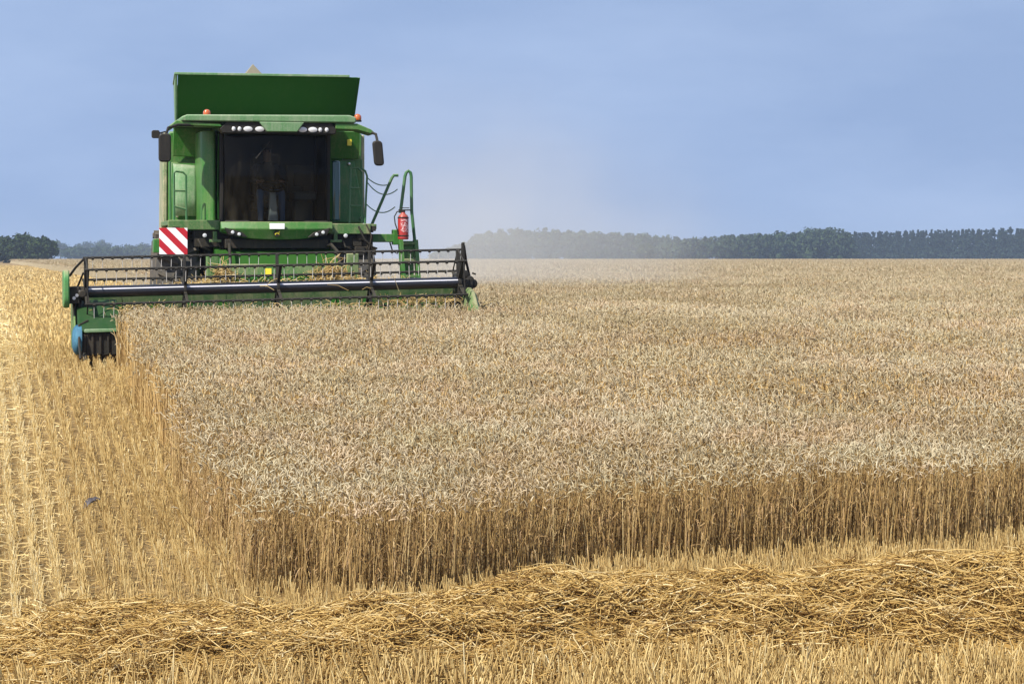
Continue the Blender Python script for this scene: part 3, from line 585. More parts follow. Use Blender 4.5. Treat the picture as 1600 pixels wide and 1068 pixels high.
SKIN = Mat('skin', (.50, .27, .19), .55).m; SHIRT = Mat('roof_shaded_shirt', (.035, .045, .07), .85).m; JEANS = Mat('blue_trousers', (.16, .28, .48), .9).m; SHOE = Mat('dark_shoes', (.02, .02, .02), .7).m  # shirt colour darkened to stand for the roof's shade on the torso
pm.materials.clear()
for x in (SKIN, SHIRT, JEANS, SHOE): pm.materials.append(x)
for p in pm.polygons:
    c = p.center; p.use_smooth = True
    if c.z > .66 or (c.y < -.22 and c.z > .27 and c.z < .5): p.material_index = 0
    elif c.z < -.33: p.material_index = 3
    elif (c.z < .22 and not (abs(c.x) > .2 and c.y > 0)) : p.material_index = 2
    else: p.material_index = 1
px_, py_ = to_world(-.01, .02)
per = empty('person', (px_, py_, 2.32), TH); tag(per, 'driver in shirt coloured dark as roof shade and blue trousers sitting behind the cab glass', 'person')
pb = bpy.data.objects.new('body', pm); COL.objects.link(pb); pb.parent = per
for sx in (-1, 1):
    m = MB().lathe([(0, .004), (.006, .011), (.012, .004)], (sx * .030, .073, .83), 'y', 10); part('eye', m, INT, 0, per, True)
m = MB(); m.hexa([(-.016, .055, .785), (.016, .055, .785), (.014, .10, .785), (-.014, .10, .785), (-.008, .075, .835), (.008, .075, .835), (.01, .10, .835), (-.01, .10, .835)]); part('nose', m, SKIN, .005, per)
m = MB(); m.lathe([(0, .088), (.05, .087), (.08, .065), (.10, .01)], (0, .185, .85), 'z', 18); part('hair', m, Mat('brown_hair', (.05, .03, .018), .8).m, 0, per, True)

# ------------------------------------------------------------------ plant matter
class Soup:
    def __init__(s): s.v = []; s.q = []; s.t = []; s.m = []; s.n = 0
    def put(s, v, q, t, mi):
        s.v.append(v.reshape(-1, 3).astype(np.float32)); s.q.append((q + s.n).astype(np.int32)); s.t.append(t.astype(np.float32)); s.m.append(np.full(len(q), mi, np.int32)); s.n += v.size // 3
    def ribbons(s, P, Wd, S, tint, mi):
        N, K = P.shape[:2]; v = np.stack([P - S[:, None] * Wd[..., None], P + S[:, None] * Wd[..., None]], 2)
        k = np.arange(K - 1)[None] * 2 + np.arange(N)[:, None] * 2 * K; q = np.stack([k, k + 1, k + 3, k + 2], -1).reshape(-1, 4)
        s.put(v, q, np.repeat(tint, 2 * K), mi)
    def tubes(s, P, Rd, tint, mi, sides=3):
        N, K = P.shape[:2]; ax = P[:, -1] - P[:, 0]; ax /= np.linalg.norm(ax, axis=1, keepdims=True) + 1e-9
        ref = rng.normal(size=(N, 3)); u = np.cross(ax, ref); u /= np.linalg.norm(u, axis=1, keepdims=True) + 1e-9; w = np.cross(ax, u)
        a = 2 * np.pi * np.arange(sides) / sides
        d = u[:, None] * np.cos(a)[None, :, None] + w[:, None] * np.sin(a)[None, :, None]
        v = P[:, :, None] + d[:, None] * Rd[..., None, None]
        i, j = np.meshgrid(np.arange(K - 1), np.arange(sides), indexing='ij'); i = i.ravel(); j = j.ravel(); j2 = (j + 1) % sides
        f = np.stack([i * sides + j, i * sides + j2, (i + 1) * sides + j2, (i + 1) * sides + j], -1)
        q = (f[None] + (np.arange(N) * K * sides)[:, None, None]).reshape(-1, 4); s.put(v, q, np.repeat(tint, K * sides), mi)
    def build(s, name, mats): return quad_mesh(name, np.concatenate(s.v), np.concatenate(s.q), mats, np.concatenate(s.m), np.concatenate(s.t))

def vnoise(x, y, sc, seed):
    """smooth 2-D value noise, 0..1"""
    r = np.random.default_rng(seed); T = r.random((256, 256)); x = x / sc; y = y / sc; xi = np.floor(x).astype(int); yi = np.floor(y).astype(int)
    fx = x - xi; fy = y - yi; fx = fx * fx * (3 - 2 * fx); fy = fy * fy * (3 - 2 * fy)
    g = lambda a, b: T[a % 256, b % 256]
    return (g(xi, yi) * (1 - fx) + g(xi + 1, yi) * fx) * (1 - fy) + (g(xi, yi + 1) * (1 - fx) + g(xi + 1, yi + 1) * fx) * fy

def straw_mat(name, stops, rough=.55, spec=.35, trans=.25, patch=False):
    m = Mat(name, rough=rough, spec=spec); a = m.n('ShaderNodeAttribute'); a.attribute_name = 'tint'
    c = m.ramp(a.outputs['Fac'], stops)
    if patch:   # ripeness differs from patch to patch of the crop: greyer-green here, pinker there
        g = m.n('ShaderNodeNewGeometry'); z = m.n('ShaderNodeTexNoise'); z.inputs['Scale'].default_value = .9; z.inputs['Detail'].default_value = 4; z.inputs['Roughness'].default_value = .6; m.l(g.outputs['Position'], z.inputs[0])
        h = m.ramp(z.outputs[0], [(.34, (.98, .985, .92)), (.5, (1.0, 1.0, 1.0)), (.66, (1.06, .965, .93))])
        mm = m.n('ShaderNodeMix'); mm.data_type = 'RGBA'; mm.blend_type = 'MULTIPLY'; mm.inputs[0].default_value = 1.0; m.l(c, mm.inputs[6]); m.l(h, mm.inputs[7]); c = mm.outputs[2]
    m.base(c)
    if trans:
        tl = m.n('ShaderNodeBsdfTranslucent'); m.l(c, tl.inputs[0]); ms = m.n('ShaderNodeMixShader'); ms.inputs[0].default_value = trans
        m.l(m.b.outputs[0], ms.inputs[1]); m.l(tl.outputs[0], ms.inputs[2]); m.l(ms.outputs[0], m.t.nodes['Material Output'].inputs[0])
    return m.m
EAR = straw_mat('wheat_ear', trans=.42, rough=.75, spec=.12, patch=True, stops=[(0, (.37, .285, .16)), (.35, (.58, .48, .31)), (.7, (.65, .56, .38)), (1, (.71, .63, .46))])
STALK = straw_mat('wheat_stalk', [(0, (.21, .12, .04)), (.4, (.45, .295, .11)), (.75, (.60, .425, .18)), (1, (.72, .57, .29))])
LEAF = straw_mat('wheat_leaf', [(0, (.20, .115, .045)), (.5, (.38, .24, .10)), (1, (.55, .40, .20))])
STUB = straw_mat('stubble_straw', [(0, (.30, .185, .058)), (.35, (.61, .43, .17)), (.7, (.74, .575, .26)), (1, (.84, .73, .45))], trans=.34)
WIND = straw_mat('windrow_straw', [(0, (.24, .13, .035)), (.3, (.54, .35, .105)), (.7, (.70, .51, .20)), (1, (.84, .70, .40))], rough=.55, spec=.3, trans=.40)
def canopy_mat():
    m = Mat('wheat_canopy', rough=.8, spec=.2)
    g = m.n('ShaderNodeNewGeometry')
    def nz(sc):
        z = m.n('ShaderNodeTexNoise'); z.inputs['Scale'].default_value = sc; z.inputs['Detail'].default_value = 5; z.inputs['Roughness'].default_value = .7; m.l(g.outputs['Position'], z.inputs[0]); return z.outputs[0]
    c = m.ramp(nz(5), [(.30, (.12, .085, .04)), (.5, (.32, .25, .14)), (.7, (.48, .39, .24))]); m.base(c); m.bump(nz(9), 1.0, .25); return m.m
CANOPY = canopy_mat()

FX0, FY0 = -1.98, 17.8                                          # the near corner of the standing crop
def front_line(x): return FY0 + .12 + (x - FX0) * .47 + .22 * np.sin(x * 1.1 + .6) + .10 * np.sin(x * 3.1) + 1.0 * np.exp(-((x - FX0) / .5) ** 2) * .9
EDGE = -2.61
def in_wheat(x, y):
    X, Y = to_local(x, y); wob = .07 * np.sin(Y * .9) + .05 * np.sin(Y * 2.3 + 1)
    ahead = (Y < -3.12) & (X > EDGE + wob) & (y > front_line(x)); beside = (Y >= -3.12) & (X > 2.86 + wob * .5)
    return ahead | beside
def frustum(y, m=1.5): return .2125 * y + m
def scatter(y0, y1, dens, size_pow=0):
    """points in the camera's field of view (and a little round it) between two distances"""
    w = frustum(y1, 2.0); n = int(2 * w * (y1 - y0) * dens); x = rng.uniform(-w, w, n); y = rng.uniform(y0, y1, n)
    k = np.abs(x) < frustum(y, 2.0); return x[k], y[k]
def to_rows(x, y, sp=.16, keep=.55):
    X, Y = to_local(x, y); Xr = (np.round(X / sp) + rng.normal(0, .13, len(X))) * sp; k = rng.random(len(X)) < keep; X = np.where(k, Xr, X); return to_world(X, Y)

def wheat_band(S, y0, y1, dens, size, lod):
    x, y = scatter(y0, y1, dens); 
    if lod < 2: x, y = to_rows(x, y)
    k = in_wheat(x, y)
    x, y = x[k], y[k]; N = len(x)
    if not N: return
    z = terr(x, y); ht = .74 + .07 * (vnoise(x, y, 2.2, 3) - .5) * 2 * .6 + rng.normal(0, .035, N) + .05 * (vnoise(x, y, .5, 4) - .5)
    X, Y = to_local(x, y)
    edge = np.minimum(np.clip((X - EDGE) / .35, 0, 1), np.clip((y - front_line(x)) / .3, 0, 1))
    ht *= np.where(Y < -3.12, .93 + .07 * edge, 1)
    ht *= np.where((X < EDGE + .20) & (Y < -3.12) & (rng.random(N) < .35), rng.uniform(.6, 1.0, N), 1)      # trampled stems at the cut edge
    az = rng.uniform(0, 2 * np.pi, N); lean = rng.normal(0, .05, (N, 2)) + .03
    lean += np.where(rng.random(N) < .08, 1, 0)[:, None] * rng.normal(0, .25, (N, 2))
    P = np.zeros((N, 4, 3)); b_ = np.stack([x, y, z], 1)
    for i, t in enumerate((0, .5, .88)):
        P[:, i] = b_; P[:, i, 2] += ht * t; P[:, i, :2] += lean * t ** 1.5
    th0 = np.clip(rng.normal(.75, .5, N), .05, 1.9); dirh = np.stack([np.cos(az), np.sin(az)], 1)
    def adv(p, L, th): q = p.copy(); q[:, :2] += dirh * (L * np.sin(th))[:, None]; q[:, 2] += L * np.cos(th); return q
    P[:, 3] = adv(P[:, 2], ht * .12, th0 * .5)
    base_t = np.clip(.15 + .55 * vnoise(x, y, 1.6, 8) + .0 * x + rng.normal(0, .22, N), 0, 1)
    L = rng.uniform(.050, .080, N) * size; E = np.zeros((N, 4, 3)); E[:, 0] = P[:, 3]; th = th0.copy()
    for i in range(1, 4): E[:, i] = adv(E[:, i - 1], L / 3, th); th = th + rng.uniform(.05, .40, N)
    wd = rng.uniform(.0050, .0074, N) * size; base_t = np.clip(base_t - (.04 if lod == 2 else .12 if lod == 3 else 0), 0, 1)
    Rr = wd[:, None] * np.array([.5, 1.0, .9, .25])[None]
    if lod == 0:
        S.tubes(E, Rr, base_t, 0)
        S.tubes(P, np.repeat((rng.uniform(.0019, .0032, N))[:, None], 4, 1) * np.array([1.2, 1.1, .9, .7]), np.clip(rng.normal(.45, .25, N), 0, 1), 1)
        nl = int(N * 1.4); i = rng.integers(0, N, nl); a2 = rng.uniform(0, 2 * np.pi, nl); d2 = np.stack([np.cos(a2), np.sin(a2)], 1)
        t0 = rng.uniform(.25, .85, nl); Lf = np.zeros((nl, 4, 3)); st = b_[i].copy(); st[:, 2] += ht[i] * t0; st[:, :2] += lean[i] * (t0 ** 1.5)[:, None]; Lf[:, 0] = st
        for j, (o_, dz) in enumerate(((.05, .05), (.09, .02), (.11, -.09))): Lf[:, j + 1] = st; sc_ = rng.uniform(.5, 1.2, nl); Lf[:, j + 1, :2] += d2 * (o_ * sc_)[:, None]; Lf[:, j + 1, 2] += dz * sc_
        side = np.stack([-d2[:, 1], d2[:, 0], rng.normal(0, .5, nl)], 1); side /= np.linalg.norm(side, axis=1, keepdims=True)
        S.ribbons(Lf, np.repeat(rng.uniform(.002, .0045, nl)[:, None], 4, 1) * np.array([1, 1, .8, .2]), side, np.clip(rng.normal(.45, .25, nl), 0, 1), 2)
    elif lod == 1:
        S.tubes(E, Rr * 1.1, base_t, 0)
        side = rng.normal(size=(N, 3)); side[:, 2] = 0; side /= np.linalg.norm(side, axis=1, keepdims=True)
        S.ribbons(P[:, [0, 2, 3]], np.full((N, 3), .0035), side, np.clip(rng.normal(.45, .25, N), 0, 1), 1)
    else:
        S.tubes(E[:, [0, 1, 3]], Rr[:, [0, 1, 3]] * 1.15, base_t, 0)
        if lod == 2:
            side = rng.normal(size=(N, 3)); side[:, 2] = 0; side /= np.linalg.norm(side, axis=1, keepdims=True)
            S.ribbons(P[:, [1, 3]], np.full((N, 2), .004) * size, side, np.clip(rng.normal(.45, .25, N), 0, 1), 1)

WS = Soup()
wheat_band(WS, 16.5, 24, 600, 1.0, 0)
wheat_band(WS, 24, 38, 540, 1.0, 1)
wheat_band(WS, 38, 60, 300, 1.15, 2)
wheat_band(WS, 60, 110, 75, 1.6, 2)
wheat_band(WS, 110, 220, 11, 3.0, 3)
wheat_band(WS, 220, 420, 3.2, 4.2, 3)
wheat_band(WS, 420, 720, 1.3, 5.5, 3)
# closed canopy of the far crop (a sheet of ear tops over the stems) from beyond the machine to the edge of the field
Xs = np.concatenate([np.linspace(3.0, 12, 30), np.geomspace(12.5, 330, 50)]); Ys = np.concatenate([np.linspace(-3.0, 30, 70), np.geomspace(30.5, 720, 90)])
gX, gY = np.meshgrid(Xs, Ys); gx, gy = to_world(gX, gY); gz = terr(gx, gy) + .58 + .05 * (vnoise(gx, gy, 1.3, 5) - .5); gz[:, 0] = terr(gx[:, 0], gy[:, 0]) + .02; gz[-1] = .02
nx = len(Xs); i = (np.arange(len(Ys) - 1)[:, None] * nx + np.arange(nx - 1)[None]).ravel()
WS.put(np.stack([gx, gy, gz], -1), np.stack([i, i + 1, i + nx + 1, i + nx], 1), np.full(gx.size, .5), 3)
wheat = WS.build('wheat', [EAR, STALK, LEAF, CANOPY]); tag(wheat, 'standing ripe wheat filling the uncut field', 'wheat', kind='stuff')

# windrow centre line: world x -> y
def wr_c(x): return 16.42 + .155 * (x + 3) + .10 * np.sin(x * 1.3)
def wr_h(x): return np.clip(.17 + .036 * (x + 3) + .05 * np.sin(x * 2.1 + 1) + .03 * np.sin(x * 5.3), .03, .5) * np.clip((x + 5.2) / 2.2, .12, 1)
def wr_w(x): return 1.12 + .08 * np.sin(x * 1.7)
def wr_z(x, y):
    u = (y - wr_c(x)) / wr_w(x); return wr_h(x) * np.clip(1 - u * u, 0, 1) ** .8
# stubble
SS = Soup()
def stub_band(y0, y1, dens, hs, wd, tubes=True, con=.5, jit=.075):
    x, y = scatter(y0, y1, dens); X, Y = to_local(x, y); n = len(x)
    sp = .17; rowed = (rng.random(n) < .95)
    X = np.where(rowed, (np.round(X / sp) + rng.normal(0, jit, n) + .12 * (vnoise(X * .6, Y, .9, 77) - .5)) * sp, X)
    fore = y < front_line(np.maximum(x, FX0)) - .05
    x2, y2 = to_world(X, Y); ok = ~in_wheat(x2, y2); ok &= ~((Y > -3.3) & (Y < 6) & (np.abs(X) < 2.0) & (y < 46)) | (rng.random(n) < .3)
    x, y, X, Y = x2[ok], y2[ok], X[ok], Y[ok]; n = len(x)
    clump = vnoise(X * 3, Y, .11, 21); k = rng.random(n) < (con + (1.5 - con) * clump); x, y, X, Y = x[k], y[k], X[k], Y[k]; n = len(x)
    k = wr_z(x, y) < .12; x, y, X, Y = x[k], y[k], X[k], Y[k]; n = len(x)
    z = terr(x, y); h = rng.uniform(.6, 1.1, n) * hs * np.where(rng.random(n) < .06, 1.4, 1.0); pale = np.clip((-3.55 - X) / .5, 0, 1) * (y > 15.5)
    h *= 1 - .25 * pale; h *= np.where(y < 16.4, .55 + .9 * vnoise(x, y, .16, 91), 1)
    P = np.zeros((n, 2, 3)); P[:, 0] = np.stack([x, y, z - .01], 1); P[:, 1] = P[:, 0]; P[:, 1, 2] += h; P[:, 1, :2] += rng.normal(0, .15, (n, 2)) * h[:, None] * np.where(y < 17, 1.6, 1)[:, None]
    t = np.clip(rng.normal(.42, .20, n) + .30 * pale + .2 * (vnoise(x, y, 1.1, 31) - .5), 0, 1)
    if tubes: SS.tubes(P, np.full((n, 2), wd) * rng.uniform(.7, 1.3, (n, 1)), t, 0)
    else:
        sd = rng.normal(size=(n, 3)); sd[:, 2] = 0; sd /= np.linalg.norm(sd, axis=1, keepdims=True); SS.ribbons(P, np.full((n, 2), wd) * 1.3, sd, t, 0)
def litter(y0, y1, dens, Lr, wd, on=None):
    x, y = scatter(y0, y1, dens); X, Y = to_local(x, y); k = ~in_wheat(x, y); x, y, X = x[k], y[k], X[k]; n = len(x)
    pale = np.clip((-3.55 - X) / .5, 0, 1); k = rng.random(n) < .20 + .40 * pale; x, y, pale = x[k], y[k], pale[k]; n = len(x)
    L = rng.uniform(*Lr, n); a = rng.uniform(0, np.pi, n); el = rng.normal(0, .22, n); d = np.stack([np.cos(a) * np.cos(el), np.sin(a) * np.cos(el), np.sin(el)], 1); z = terr(x, y) + rng.uniform(.01, .05, n) + .08 * pale * rng.random(n)
    c = np.stack([x, y, z], 1); P = np.stack([c - d * L[:, None] / 2, c + np.array([0, 0, 1]) * (L * rng.uniform(-.06, .1, n))[:, None], c + d * L[:, None] / 2], 1)
    sd = np.cross(d, rng.normal(size=(n, 3))); sd /= np.linalg.norm(sd, axis=1, keepdims=True)
    SS.ribbons(P, np.full((n, 3), wd) * rng.uniform(.6, 1.3, (n, 1)), sd, np.clip(rng.normal(.45, .22, n) + .1 * pale, 0, 1), 0)
stub_band(12.5, 16.4, 760, .20, .0046, con=.0, jit=.2)
stub_band(16.4, 24, 840, .19, .0034)
stub_band(24, 38, 620, .17, .0040)
stub_band(38, 70, 150, .16, .007, False)
stub_band(70, 140, 34, .16, .014, False)
stub_band(140, 400, 4, .18, .03, False)
litter(12.5, 26, 420, (.04, .20), .0030); litter(26, 45, 200, (.06, .25), .004); litter(45, 120, 40, (.1, .3), .010); litter(14, 32, 5, (.3, .6), .0035)
stub = SS.build('stubble', [STUB]); tag(stub, 'cut golden stubble in drill rows with chaff between', 'stubble', kind='stuff')

# straw windrow in the foreground
RW = Soup()
gxs = np.linspace(-6.5, 8.5, 190); us = np.linspace(-1.1, 1.1, 19); gX, gU = np.meshgrid(gxs, us, indexing='ij'); gYw = wr_c(gX) + gU * wr_w(gX)
gZ = terr(gX, gYw) + wr_z(gX, gYw) * .82 - .02 + .05 * (vnoise(gX, gYw, .12, 41) - .5) * np.clip(wr_h(gX) / .2, 0, 1); nx = len(us); i = (np.arange(len(gxs) - 1)[:, None] * nx + np.arange(nx - 1)[None]).ravel()
RW.put(np.stack([gX, gYw, gZ], -1), np.stack([i, i + 1, i + nx + 1, i + nx], 1), np.full(gX.size, .16), 0)
def windrow(n, Lr, wr, top):
    x = rng.uniform(-6.0, 8.3, n); u = np.clip(rng.normal(0, .55, n), -1.35, 1.35); y = wr_c(x) + u * wr_w(x); k = rng.random(n) < np.clip(wr_h(x) / .20 + .2, 0, 1); x, y, u = x[k], y[k], u[k]; n = len(x)
    loc = vnoise(x, y, .35, 51) * 2 - 1; a = rng.normal(0, .75, n) + .15 + 1.0 * loc; a += np.where(rng.random(n) < .30, rng.uniform(0, np.pi, n), 0)
    el = rng.normal(0, .30, n) + np.where(rng.random(n) < .05, rng.normal(0, .5, n), 0); L = rng.uniform(*Lr, n)
    d = np.stack([np.cos(a) * np.cos(el), np.sin(a) * np.cos(el), np.sin(el)], 1)
    lump = .20 * (vnoise(x, y, .22, 61) - .45) * np.clip(wr_h(x) / .2, 0, 1)
    z = terr(x, y) + wr_z(x, y) * rng.uniform(top, 1.06, n) + lump + rng.uniform(0, .03, n) + .01
    c = np.stack([x, y, z], 1); perp = np.cross(d, rng.normal(size=(n, 3))); perp /= np.linalg.norm(perp, axis=1, keepdims=True); bend_ = L * rng.normal(0, .14, n)
    P = np.stack([c + d * (L * t)[:, None] + perp * (bend_ * (1 - 4 * t * t))[:, None] for t in (-.5, -.17, .17, .5)], 1)
    g = terr(P[..., 0], P[..., 1]) + wr_z(P[..., 0], P[..., 1]); P[..., 2] = .45 * P[..., 2] + .55 * np.minimum(P[..., 2], g + .07 + lump[:, None])
    P[..., 2] = np.maximum(P[..., 2], terr(P[..., 0], P[..., 1]) + .01)
    RW.tubes(P, np.full((n, 4), 1.0) * rng.uniform(*wr, (n, 1)), np.clip(rng.normal(.45, .27, n) + .15 * loc, 0, 1), 0)
windrow(46000, (.08, .32), (.0028, .0052), .5)
windrow(10000, (.18, .46), (.0034, .0058), .88)
wr = RW.build('straw_windrow', [WIND]); tag(wr, 'loose golden straw lying in a long heap in front of the wheat', 'straw', kind='stuff')

# dark scrap lying in the stubble
sx_, sy_ = -3.83, 21.9
m = MB(); 
for (dx, dy, dz, s_, rot) in ((0, 0, 0, 1, .2), (.06, .02, .03, .7, .9), (-.04, -.02, -.03, .6, 2.0)):
    n = 7; vs = []
    for j in range(3):
        for k in range(n):
            t = k / (n - 1) - .5; vs.append((dx + s_ * .15 * t * math.cos(rot * .4), dy + s_ * .05 * (j - 1) + .02 * math.sin(6 * t + rot), dz + s_ * (.05 * t + .03 * math.sin(5 * t + j + rot) + .02 * (j - 1))))
    m.add(vs, [(j * n + k, j * n + k + 1, (j + 1) * n + k + 1, (j + 1) * n + k) for j in range(2) for k in range(n - 1)])
o = m.build('scrap', Mat('dark_scrap', (.045, .036, .036), .6).m, None, 0, True); so = o.modifiers.new('s', 'SOLIDIFY'); so.thickness = .006
o.location = (sx_, sy_, float(terr(np.array(sx_), np.array(sy_))) + .17); o.scale = (.8, .8, .8); tag(o, 'small crumpled dark grey scrap caught in the golden stubble', 'scrap')

# straw caught on the header's top edge and hanging in the reel
CS = Soup()
def caught(n, xc, sxd, y, z0, spread, L):
    x = rng.normal(xc, sxd, n); c = np.stack([x, np.full(n, y) + rng.normal(0, .05, n), z0 + RS * (x + .25) + np.abs(rng.normal(0, spread, n)) * np.exp(-((x - xc) / (sxd * 1.3)) ** 2)], 1); d = rng.normal(size=(n, 3)) * np.array([1, .5, .55]); d /= np.linalg.norm(d, axis=1, keepdims=True)
    ln = rng.uniform(L[0], L[1], n)[:, None]; CS.tubes(np.stack([c - d * ln / 2, c + np.array([0, 0, .02]), c + d * ln / 2 - np.array([0, 0, .02])], 1), np.full((n, 3), .0042), np.clip(rng.normal(.5, .25, n), 0, 1), 0)
caught(420, -.95, .16, -1.96, 1.08, .12, (.12, .4)); caught(520, .72, .22, -1.96, 1.08, .12, (.12, .4)); caught(260, -.2, 1.2, -2.0, 1.07, .03, (.1, .3))
caught(140, 1.9, .35, -3.0, .74, .05, (.1, .35)); caught(90, -2.3, .3, -3.0, .72, .05, (.1, .4)); caught(160, 0, 1.6, -3.1, .66, .06, (.1, .3)); caught(5, 0, 1.7, -3.35, .95, .12, (.15, .35))
cs = CS.build('caught_straw', [STUB]); cs.parent = header; cs['kind'] = 'stuff'

# ------------------------------------------------------------------ trees
def leafmat(name, a, b):
    m = Mat(name, rough=.8, spec=.15); at = m.n('ShaderNodeAttribute'); at.attribute_name = 'tint'; m.base(m.ramp(at.outputs['Fac'], [(0, a), (1, b)])); return m.m
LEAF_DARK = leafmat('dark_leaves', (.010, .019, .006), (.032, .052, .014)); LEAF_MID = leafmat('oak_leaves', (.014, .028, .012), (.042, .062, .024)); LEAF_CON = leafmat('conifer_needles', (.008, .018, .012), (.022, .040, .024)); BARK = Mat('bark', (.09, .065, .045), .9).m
def crown_pts(n, shape, r, h, hb):
    """clump centres and radii of one crown; shape round or spire"""
    out_ = []
    if shape == 'round':
        for _ in range(n):
            d = rng.normal(size=3); d /= np.linalg.norm(d); rad = rng.uniform(.45, .95) ; c = np.array([d[0] * r * rad, d[1] * r * rad, hb + (h - hb) * .5 + d[2] * (h - hb) * .5 * rad]); out_.append((c, r * rng.uniform(.22, .4)))
    else:
        for _ in range(n):
            t = rng.random() ** 1.3; a = rng.uniform(0, 6.28); rr = r * (1 - t) * rng.uniform(.5, 1) + .15; out_.append((np.array([rr * math.cos(a), rr * math.sin(a), hb + (h - hb) * t]), r * .25 * (1.15 - t)))
    return out_
def crown_leaves(S, pos, clumps, per, size, mi):
    C = np.array([c for c, _ in clumps]); Rd = np.array([q for _, q in clumps]); n = len(C) * per; i = np.repeat(np.arange(len(C)), per)
    d = rng.normal(size=(n, 3)); d /= np.linalg.norm(d, axis=1, keepdims=True); c = C[i] + d * (Rd[i] * rng.uniform(.5, 1.05, n))[:, None]
    c[:, 2] = np.maximum(c[:, 2], .2); c += np.array(pos)
    a = rng.normal(size=(n, 3)) * .8 + d; a /= np.linalg.norm(a, axis=1, keepdims=True); u = np.cross(a, rng.normal(size=(n, 3))); u /= np.linalg.norm(u, axis=1, keepdims=True); v = np.cross(a, u); sz = size * rng.uniform(.6, 1.3, n)[:, None]
    V = np.stack([c - u * sz * .5, c + v * sz * .3, c + u * sz * .5, c - v * sz * .3], 1); t = np.repeat(np.clip(rng.normal(.45, .2, n) + .25 * (rng.random(len(C)) - .5)[i], 0, 1), 4)
    S.put(V, np.arange(n * 4).reshape(-1, 4), t, mi)
def tree(name, label, x, y, h, r, mat, shape='round', group=None, ncl=26, per=34, size=.5):
    t = empty(name, (x, y, 0)); tag(t, label, 'tree', group)
    m = MB(); m.tube([(0, 0, -.2), (.05, 0, h * .25), (.0, .05, h * .55), (.1, 0, h * .85)], [r * .10, r * .075, r * .05, r * .02], 8)
    for k in range(5):
        a = k * 1.3; m.tube([(0, 0, h * (.25 + .08 * k)), (r * .35 * math.cos(a), r * .35 * math.sin(a), h * (.40 + .08 * k)), (r * .7 * math.cos(a), r * .7 * math.sin(a), h * (.5 + .08 * k))], [r * .05, r * .03, r * .012], 6)
    m.build('trunk', BARK, t, 0, True)
    S = Soup(); crown_leaves(S, (0, 0, 0), crown_pts(ncl, shape, r, h, h * .10), per, size, 0); c = S.build('crown', [mat]); c.parent = t; return t
def px2x(px, d): return (px - 800) / 3778 * d
G1 = 'dark trees of the clump at the stubble edge'; G2 = 'pale blue trees far off in the haze'
for px, top, wpx, d, lab in ((-28, 377, 46, 640, 'dark green tree cut by the frame at the end of the dark clump'), (12, 375, 44, 625, 'dark green tree in the middle of the near clump, with the lower crown'), (40, 371, 44, 620, 'tallest dark green tree of the near clump at the stubble edge'), (68, 374, 40, 610, 'dark green round tree ending the near clump, beside the pale far trees')):
    s_ = d / 3778; h = (406.5 - top) * s_ + 1.0; tree('broadleaf_tree', lab, px2x(px, d), d, h, wpx * s_ * .62, LEAF_DARK, group=G1, ncl=80, per=50, size=1.0)
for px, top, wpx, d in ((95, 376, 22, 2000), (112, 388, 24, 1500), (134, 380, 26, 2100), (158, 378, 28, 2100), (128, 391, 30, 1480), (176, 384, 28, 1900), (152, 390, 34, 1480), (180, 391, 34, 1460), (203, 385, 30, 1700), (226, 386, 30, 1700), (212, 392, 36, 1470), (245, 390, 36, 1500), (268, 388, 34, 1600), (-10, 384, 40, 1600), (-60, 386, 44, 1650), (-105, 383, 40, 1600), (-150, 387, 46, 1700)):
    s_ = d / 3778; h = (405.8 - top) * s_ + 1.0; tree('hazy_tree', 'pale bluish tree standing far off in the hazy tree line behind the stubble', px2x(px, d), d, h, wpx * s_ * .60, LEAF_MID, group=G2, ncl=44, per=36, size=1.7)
tree('bush', 'pale round bush standing alone in the dust in front of the long wood', px2x(1008, 880), 880, 6.2, 3.6, LEAF_MID, ncl=50, per=40, size=.9)['category'] = 'bush'
def wood(name, label, px0, px1, d, prof, depth, step, shape, mat, rr, ncl, per, size):
    ncl = int(ncl * 3.2); size *= .95
    S = Soup(); x0, x1 = px2x(px0, d), px2x(px1, d); ppx, phh = np.array(prof).T; x = x0
    while x < x1:
        for row in range(3):
            xx = x + rng.uniform(-.4, .4) * step; yy = d + row * depth / 3 + rng.uniform(-2, 2); p = 800 + xx / yy * 3778; h = (np.interp(p, ppx, phh)) * yy / 3778 * rng.uniform(.95, 1.02) + 1.3
            crown_leaves(S, (xx, yy, 0), crown_pts(ncl, shape, rr * rng.uniform(.85, 1.25), h, .3 if shape == 'round' else h * .12), per, size, 0)
            crown_leaves(S, (xx, yy - 2, 0), crown_pts(4, 'round', rr, 4.5, -1.0), per, size, 0)
        if shape != 'round': crown_leaves(S, (xx, yy, 0), crown_pts(9, 'round', rr * 1.2, h * .92, .3), per, size * 1.3, 0)
        x += step
    o = S.build(name, [mat]); tag(o, label, 'wood', kind='stuff'); return o
# crown height above the field's edge in the photograph's pixels along each wood
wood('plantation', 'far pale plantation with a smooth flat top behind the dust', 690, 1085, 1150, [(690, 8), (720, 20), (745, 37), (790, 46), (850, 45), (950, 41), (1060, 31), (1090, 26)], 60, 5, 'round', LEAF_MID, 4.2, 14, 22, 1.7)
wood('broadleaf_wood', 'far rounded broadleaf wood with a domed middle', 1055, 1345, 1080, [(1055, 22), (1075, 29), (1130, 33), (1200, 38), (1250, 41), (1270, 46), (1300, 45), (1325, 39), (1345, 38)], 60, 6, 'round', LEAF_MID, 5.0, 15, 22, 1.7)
wood('conifer_wood', 'far dark conifer wood with a spiky skyline', 1325, 2250, 1250, [(1325, 39), (1400, 41), (1500, 43), (1600, 47), (1720, 48), (2250, 40)], 60, 2.8, 'spire', LEAF_CON, 2.9, 16, 12, 1.5)

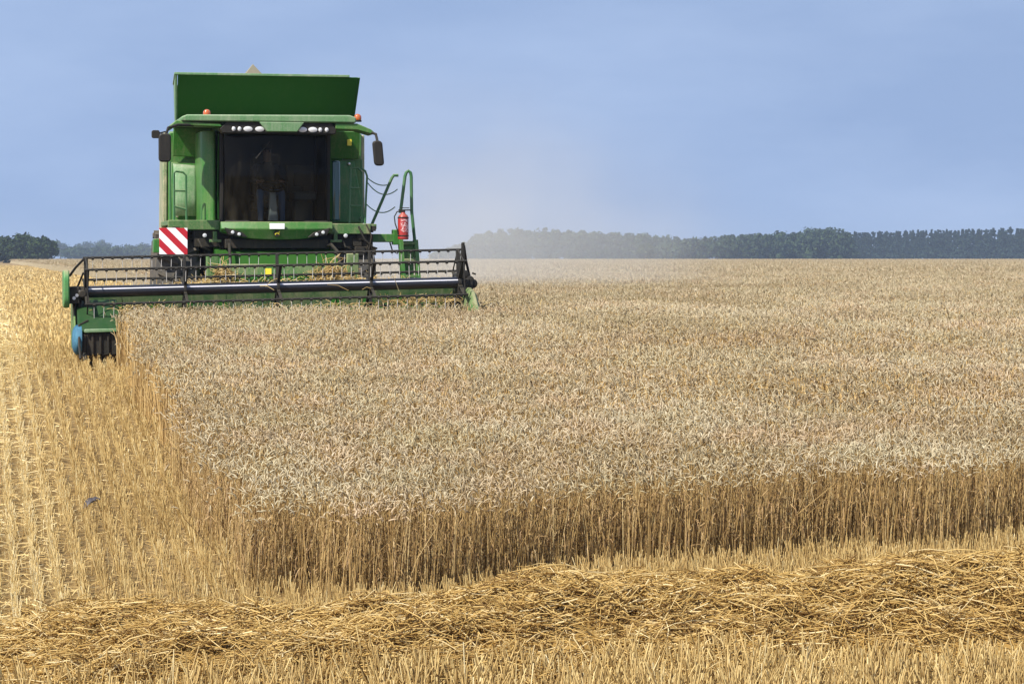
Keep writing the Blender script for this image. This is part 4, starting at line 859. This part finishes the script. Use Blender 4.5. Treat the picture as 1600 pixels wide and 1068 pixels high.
# ------------------------------------------------------------------ haze and dust
def volume_mat(name, col, dens, aniso):
    mt = bpy.data.materials.new(name); mt.use_nodes = True; t = mt.node_tree; t.nodes.clear(); o = t.nodes.new('ShaderNodeOutputMaterial'); v = t.nodes.new('ShaderNodeVolumePrincipled')
    v.inputs['Color'].default_value = (*col, 1); v.inputs['Density'].default_value = dens; v.inputs['Anisotropy'].default_value = aniso; t.links.new(v.outputs[0], o.inputs['Volume']); return mt, t, v
hm, _, _ = volume_mat('haze_air', (.35, .45, .62), .00024, .0)
hz = MB().box(-1350, 1350, -80, 2660, -2.6, 24).build('haze', hm); tag(hz, 'thin blue summer haze over the fields', 'haze', kind='stuff')
dm, t, v = volume_mat('harvest_dust', (.74, .73, .70), .1, .1)
tcn = t.nodes.new('ShaderNodeTexCoord'); ln = t.nodes.new('ShaderNodeVectorMath'); ln.operation = 'LENGTH'; t.links.new(tcn.outputs['Object'], ln.inputs[0])
mr = t.nodes.new('ShaderNodeMapRange'); mr.interpolation_type = 'SMOOTHSTEP'; mr.inputs[1].default_value = 1.0; mr.inputs[2].default_value = .05; mr.inputs[3].default_value = 0; mr.inputs[4].default_value = 1; t.links.new(ln.outputs[1], mr.inputs[0])
nz = t.nodes.new('ShaderNodeTexNoise'); nz.inputs['Scale'].default_value = 2.4; nz.inputs['Detail'].default_value = 3; t.links.new(tcn.outputs['Object'], nz.inputs[0])
mr2 = t.nodes.new('ShaderNodeMapRange'); mr2.inputs[1].default_value = .35; mr2.inputs[2].default_value = .7; mr2.inputs[3].default_value = .25; mr2.inputs[4].default_value = 1.0; t.links.new(nz.outputs[0], mr2.inputs[0])
mu = t.nodes.new('ShaderNodeMath'); mu.operation = 'MULTIPLY'; t.links.new(mr.outputs[0], mu.inputs[0]); t.links.new(mr2.outputs[0], mu.inputs[1])
mu2 = t.nodes.new('ShaderNodeMath'); mu2.operation = 'MULTIPLY'; mu2.inputs[1].default_value = .056; t.links.new(mu.outputs[0], mu2.inputs[0]); t.links.new(mu2.outputs[0], v.inputs['Density'])
bpy.ops.mesh.primitive_ico_sphere_add(subdivisions=4, radius=1.0); ds = bpy.context.object; ds.name = 'dust'; ds.data.name = 'dust'; ds.data.materials.append(dm)
ds.location = (-1.8, 66, 1.2); ds.scale = (9.5, 22, 6.3); tag(ds, 'pale harvest dust drifting behind the combine over the wheat', 'dust', kind='stuff')
